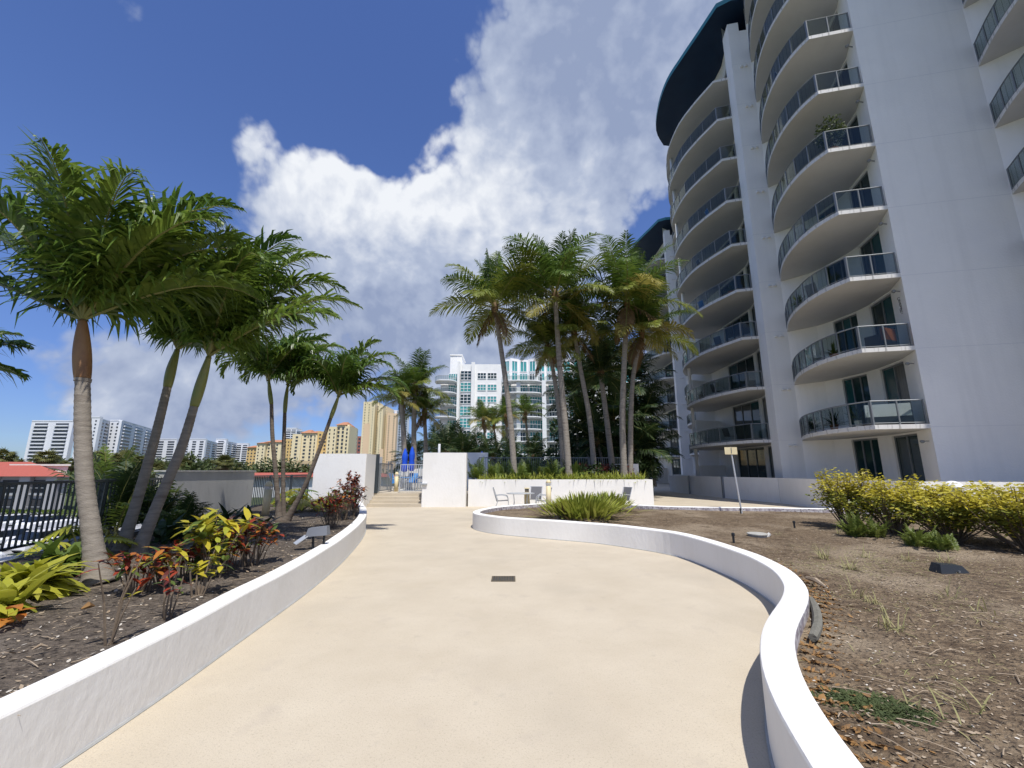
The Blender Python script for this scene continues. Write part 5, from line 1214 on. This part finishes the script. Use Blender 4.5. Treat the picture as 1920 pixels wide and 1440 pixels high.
# landscape spotlights
q = at_z(592, 1030, SOIL_L); q.z = zl(q.x, q.y); t = thing('floodlight', q, 'grey landscape floodlight in the palm bed near the rim', 'spotlight')
mb = MB(); X, Y, Z = q; mb.add([(X - .16, Y - .07, Z + .20), (X + .17, Y - .02, Z + .22), (X + .17, Y + .12, Z + .22), (X - .16, Y + .1, Z + .20), (X - .13, Y - .05, Z + .33), (X + .15, Y + .0, Z + .36), (X + .15, Y + .1, Z + .36), (X - .13, Y + .08, Z + .33)], [(3, 2, 1, 0), (4, 5, 6, 7), (0, 1, 5, 4), (1, 2, 6, 5), (2, 3, 7, 6), (3, 0, 4, 7)]); mb.build('housing', M['lamp_grey'], t)
mb = MB(); mb.bar((X - .17, Y, Z + .21), (X - .30, Y - .1, Z + .10), .2, .012); mb.build('visor', M['alu_l'], t)
mb = MB(); mb.bar((X - .06, Y + .02, Z - .02), (X - .06, Y + .02, Z + .2), .03, .03); mb.bar((X + .1, Y + .05, Z - .02), (X + .1, Y + .05, Z + .21), .03, .03); mb.build('stake', M['black'], t)
q = at_z(1782, 1074, SOIL_R); q.z = zr(q.x, q.y) + .0; X, Y, Z = q; t = thing('ground_light', q, 'black wedge-shaped ground light in the dry bed', 'spotlight')
mb = MB(); mb.add([(X - .20, Y - .09, Z - .02), (X + .18, Y - .10, Z - .02), (X + .2, Y + .12, Z - .02), (X - .18, Y + .12, Z - .02), (X - .16, Y - .05, Z + .11), (X + .11, Y - .06, Z + .09), (X + .13, Y + .09, Z + .09), (X - .14, Y + .09, Z + .11)], [(3, 2, 1, 0), (4, 5, 6, 7), (0, 1, 5, 4), (1, 2, 6, 5), (2, 3, 7, 6), (3, 0, 4, 7)]); mb.build('housing', M['black'], t)
mb = MB(); mb.lathe([(.012, 0), (.012, .02)], (X + .02, Y - .1, Z + .02), 8); mb.build('screw', M['alu'], t)
# valve lid, risers, log, concrete edging
q = at_z(1420, 1005, SOIL_R); t = thing('valve_cover', q, 'round pale irrigation lid lying in the mulch', 'lid')
mb = MB(); mb.lathe([(.16, -.03), (.16, .03), (.19, .032), (.19, .05), (.17, .06), (.03, .065)], (q.x, q.y, q.z), 22); mb.build('lid', M['lid_grey'], t)
mb = MB(); mb.tube([(q.x + .16, q.y - .02, q.z - .03), (q.x + .24, q.y - .03, q.z + .05)], .035, 8); mb.build('elbow', M['offwhite'], t)
for i, (x, y, h) in enumerate(((1376, 1018, .17), (1490, 990, .15), (1389, 962, .14))):
    q = at_z(x, y, SOIL_R); simple('sprinkler_riser', M['black'], 'thin black sprinkler riser standing in the mulch bed', 'sprinkler', lambda m: m.lathe([(.02, -.05), (.02, h * .7), (.03, h * .72), (.03, h), (.012, h + .01)], (q.x, q.y, q.z), 10), q, None, 'sprinkler risers')
a = at_z(1512, 1083, SOIL_R + .05); b = at_z(1548, 1100, SOIL_R + .04)
simple('dry_stick', M['chip'], 'dry split palm stick lying beside the s-curved wall', 'stick', lambda m: m.tube([a, a.lerp(b, .5) + Vector((0, 0, .02)), b], [.018, .03, .012], 6), a)
mb = MB(); ed = [at_z(*p, SOIL_R + .04) for p in ((1521, 1122), (1531, 1148), (1533, 1172), (1524, 1196))]; mb.tube(spline(ed, 4), [.02, .028, .033, .036, .037, .038, .037, .038, .036, .037, .036, .034, .03], 7); tag(mb.build('edging_piece', M['mossy'], None, ed[0]), 'broken grey concrete edging piece against the wall back', 'edging')
for nm, pts, lab in (('dead_twig', ((60, 1218), (90, 1212)), 'pale dead twig on the palm bed soil'), ('dead_leaf', ((152, 1142), (178, 1136)), 'curled orange dead leaf on the palm bed soil')):
    A, B = [at_z(*p, SOIL_L + .05) for p in pts]
    simple(nm, M['chip' if 'twig' in nm else 'dry_leaf'], lab, 'debris', lambda m: m.tube([A, A.lerp(B, .5) + Vector((0, 0, .02)), B], [.006, .012 if 'twig' in nm else .03, .004], 6), A)

# sign post
b_ = at_z(1391, 963, SOIL_R - .02); top = Vector((b_.x * .995, b_.y, 0)); tz = at_y(1369, 838, b_.y)
t = thing('sign_post', b_, 'thin leaning metal post with small cream sign in the dry bed', 'sign')
mb = MB(); mb.bar(b_, tz, .05, .03); mb.build('post', M['alu_l'], t)
mb = MB(); mb.prism([(tz.x - .21, tz.y - .045), (tz.x + .19, tz.y - .045), (tz.x + .19, tz.y - .03), (tz.x - .21, tz.y - .03)], tz.z - .24, tz.z - .01); mb.build('sign_plate', M['cream_post'], t)
mb = MB(); mb.bar((tz.x, tz.y - .05, tz.z - .2), (tz.x, tz.y - .05, tz.z - .02), .03, .012); mb.build('clip', M['alu'], t)

# patio table and chairs
def patio_table(p, r, h, frame, top, label, name='patio_table'):
    p = Vector(p); t = thing(name, p, label, 'table')
    mb = MB(); mb.lathe([(r - .01, h - .03), (r, h - .02), (r, h - .005), (r - .01, h)], p, 28); mb.build('table_top', top, t)
    for i in range(4):
        a = R(45 + 90 * i); mb = MB(); mb.tube([p + Vector((math.cos(a) * r * .75, math.sin(a) * r * .75, 0)), p + Vector((math.cos(a) * r * .62, math.sin(a) * r * .62, h * .5)), p + Vector((math.cos(a) * r * .7, math.sin(a) * r * .7, h - .03))], .018, 6); mb.build('leg', frame, t)
def sling_chair(p, rz, frame, sling, label, group):
    p = Vector(p); t = thing('patio_chair', p, label, 'chair', group); t.rotation_euler = (0, 0, rz); O = (0, 0, 0)
    mb = MB(); mb.add([(-.24, -.25, .42), (.24, -.25, .42), (.24, .2, .39), (-.24, .2, .39), (-.24, -.25, .435), (.24, -.25, .435), (.24, .2, .405), (-.24, .2, .405)], [(3, 2, 1, 0), (4, 5, 6, 7), (0, 1, 5, 4), (1, 2, 6, 5), (2, 3, 7, 6), (3, 0, 4, 7)]); mb.build('seat', sling, t, O)
    mb = MB(); mb.bar((0, .2, .40), (0, .36, .92), .48, .015, (0, 1, 0)); mb.build('backrest', sling, t, O)
    for s in (-1, 1):
        mb = MB(); x = s * .27
        mb.tube(spline([Vector((x, -.28, 0)), Vector((x, -.27, .4)), Vector((x, -.2, .6)), Vector((x, .0, .645)), Vector((x, .25, .62))], 4), .014, 6); mb.tube([(x, .30, 0), (x, .16, .4), (x, .36, .94)], .014, 6); mb.build('leg_frame', frame, t, O)
    mb = MB(); mb.tube([(-.27, -.26, .41), (.27, -.26, .41)], .012, 6); mb.tube([(-.27, .36, .93), (.27, .36, .93)], .012, 6); mb.build('crossbar', frame, t, O)
GP = 'grey sling chairs around the patio table'
patio_table((.35, 18.1, 0), .58, .71, M['alu_l'], M['alu_l'], 'round light metal patio table in front of the raised planter')
sling_chair((-.42, 18.0, 0), R(90), M['alu_l'], M['sling'], 'grey sling chair left of the patio table', GP)
sling_chair((.95, 18.85, 0), R(-20), M['alu_l'], M['sling'], 'grey sling chair with its back to the planter wall', GP)
sling_chair((1.25, 17.9, 0), R(-90), M['alu_l'], M['sling'], 'grey sling chair hidden partly by the cream bollard', GP)
sling_chair((4.55, 18.3, 0), R(-65), M['alu_l'], M['sling'], 'grey sling chair alone behind the sword-leaved clump', GP)
# blue pool furniture
patio_table((-5.45, 23.4, PD), .5, .72, M['alu_l'], M['blue_l'], 'blue round pool table seen through the gateway', 'pool_table_round')
GBc = 'blue chairs inside the pool gate'
for x, y, a, lb in ((-6.15, 23.3, 80, 'blue sling chair left of the blue table'), (-5.5, 24.1, 0, 'blue sling chair behind the blue table'), (-4.8, 24.0, -30, 'blue sling chair behind the light railing'), (-4.5, 23.2, -100, 'blue sling chair nearest the right pier')):
    sling_chair((x, y, PD), R(a), M['alu_l'], M['blue_l'], lb, GBc)
def umbrella(p, label, h=2.25, name='closed_umbrella'):
    p = Vector(p); t = thing(name, p, label, 'umbrella', 'closed blue umbrellas')
    mb = MB(); mb.tube([p, p + Vector((0, 0, h))], .02, 8); mb.build('pole', M['alu_l'], t)
    mb = MB(); n = 24; prof = [(.10, 1.0), (.16, 1.08), (.15, 1.35), (.12, 1.55), (.15, 1.75), (.13, 1.95), (.10, 2.05), (.06, 2.2), (.01, 2.3)]; vs = []
    for r, z in prof:
        for j in range(n): a = 2 * math.pi * j / n; k = r * (1 + .14 * math.cos(a * 8)); vs.append(p + Vector((k * math.cos(a), k * math.sin(a), z * h / 2.25)))
    mb.add(vs, [(i * n + j, i * n + (j + 1) % n, (i + 1) * n + (j + 1) % n, (i + 1) * n + j) for i in range(len(prof) - 1) for j in range(n)]); mb.build('canopy', M['blue'], t, smooth=True)
    mb = MB(); mb.lathe([(.26, 0), (.26, .05), (.06, .08)], p, 16); mb.build('base', M['offwhite'], t)
umbrella((-6.0, 24.25, PD), 'closed blue umbrella, left one of the pair by the pool gate')
umbrella((-5.62, 24.3, PD), 'closed blue umbrella, right one of the pair by the pool gate', 2.35)
umbrella((-1.95, 27.9, PD), 'closed blue umbrella behind the white parapet')
# things kept on the tower balconies
def pot_plant(p, label, seed, h=.6, m='under', n=60):
    rng = random.Random(seed); p = Vector(p); t = thing('potted_plant', p, label, 'plant', 'potted plants on the tower balconies')
    mb = MB(); mb.lathe([(.12, 0), (.17, .28), (.18, .3), (.15, .3)], p, 12); mb.build('pot', M['offwhite'] if seed % 2 else M['terracotta'], t)
    mb = MB()
    for i in range(n): a = rng.uniform(0, 6.28); e_ = rng.uniform(.3, 1.5); mb.blade(p + Vector((0, 0, .28)), (math.cos(a) * math.cos(e_), math.sin(a) * math.cos(e_), math.sin(e_)), h * rng.uniform(.5, 1.1), .07, .6, 3, UP)
    mb.build('foliage', M[m], t)
zf = lambda l: Z1 + ST + FH * (l - 1)
pot_plant((15.0, 21.3, zf(1)), 'spiky potted plant at the far end of the lowest balcony', 1, .7)
pot_plant((14.5, 19.2, zf(1)), 'dark potted plant by the rail of the lowest balcony', 2, .7)
pot_plant((14.35, 17.6, zf(1)), 'tall snake plant in a white pot on the lowest balcony', 3, .8)
pot_plant((14.3, 18.3, zf(2)), 'leafy potted plant on the second balcony', 4, .6, 'lime_d')
t = thing('potted_tree', (14.6, 16.9, zf(5)), 'bushy potted tree rising above a middle balcony rail', 'plant')
mb = MB(); mb.lathe([(.16, 0), (.22, .4), (.2, .4)], (14.6, 16.9, zf(5)), 12); mb.build('pot', M['terracotta'], t)
mb = MB(); mb.tube([(14.6, 16.9, zf(5) + .3), (14.6, 16.9, zf(5) + 1.2)], .03, 6); mb.build('trunk', M['stem'], t)
mb = MB(); leafcloud(mb, (14.6, 16.9, zf(5) + 1.25), (.6, .55, .75), 800, .12, random.Random(3), .2); mb.build('crown', M['tree_a'], t)
def lounge(p, rz, m, label, w=1.4):
    t = thing('balcony_sofa', p, label, 'sofa'); t.rotation_euler = (0, 0, rz); O = (0, 0, 0)
    mb = MB(); mb.box(-w / 2, -.35, .06, w / 2, .35, .36); mb.build('seat_base', M['dark_room'], t, O); mb = MB(); mb.box(-w / 2 + .05, -.34, .362, w / 2 - .05, .2, .5); mb.build('cushion', m, t, O)
    mb = MB(); mb.box(-w / 2, .2, .362, w / 2, .35, .85); mb.build('backrest', m, t, O)
    for s in (-1, 1): mb = MB(); mb.box(s * w / 2 - .06, -.36, .07, s * w / 2 + .06, .19, .62); mb.build('arm', M['dark_room'], t, O)
lounge((14.95, 16.95, zf(1)), R(150), M['white'], 'white cushioned sofa at the corner of the lowest balcony')
lounge((15.1, 16.75, zf(2)), R(200), M['orange_seat'], 'rust-coloured armchair at the corner of the second balcony', .7)
sling_chair((14.4, 19.6, zf(2)), R(60), M['white'], M['white'], 'white chair on the second balcony', 'white balcony chairs')
sling_chair((13.7, 28.0, zf(2)), R(90), M['white'], M['sling'], 'grey chair on the far bay second balcony', 'white balcony chairs')
t = thing('wall_ornament', (16.05, 16.5, zf(2) + 1.9), 'dark scrollwork ornament hanging on the tower wall', 'ornament'); mb = MB(); rng = random.Random(4)
for i in range(9): a = rng.uniform(0, 6.28); c = Vector((16.0 + rng.uniform(-.05, .05), 16.55 + rng.uniform(-.02, .05), zf(2) + 1.6 + i * .07)); mb.tube([c + Vector((.07 * math.cos(b), -.035, .07 * math.sin(b))) for b in [j * .7 for j in range(9)]], .01, 4)
mb.build('scrollwork', M['black'], t)
areca((16.9, 12.6, .0), 12, 1.6, 'small potted palm by the tower foot behind the patio wall', None, 990)

BX = random.Random(17); k_ = 0
for l in (3, 4, 6, 7):
    sling_chair((14.5 + BX.uniform(-.1, .2), 18.2 + BX.uniform(-.6, 1.4), zf(l)), R(BX.uniform(40, 120)), M['white' if l % 2 else 'alu'], M['sling' if l % 2 else 'white'], 'chair behind the glass of the near bay, %s balcony from the ground' % {3: 'third', 4: 'fourth', 6: 'sixth', 7: 'seventh'}[l], 'white balcony chairs')
for l in (1, 3, 4, 5, 6):
    sling_chair((13.75 + BX.uniform(-.1, .2), 27.0 + BX.uniform(-.8, 2.2), zf(l)), R(BX.uniform(40, 120)), M['white'], M['sling' if l % 2 else 'blue_l'], 'chair behind the glass of the far bay, %s balcony from the ground' % {1: 'first', 3: 'third', 4: 'fourth', 5: 'fifth', 6: 'sixth'}[l], 'white balcony chairs')
pot_plant((13.6, 30.2, zf(2)), 'potted plant at the column end of the far bay, second balcony', 6, .6)
pot_plant((13.9, 25.4, zf(4)), 'potted plant beside the pillar on the far bay, fourth balcony', 8, .5, 'lime_d')
pot_plant((14.3, 20.0, zf(3)), 'potted plant on the near bay, third balcony', 7, .6, 'lime_d')
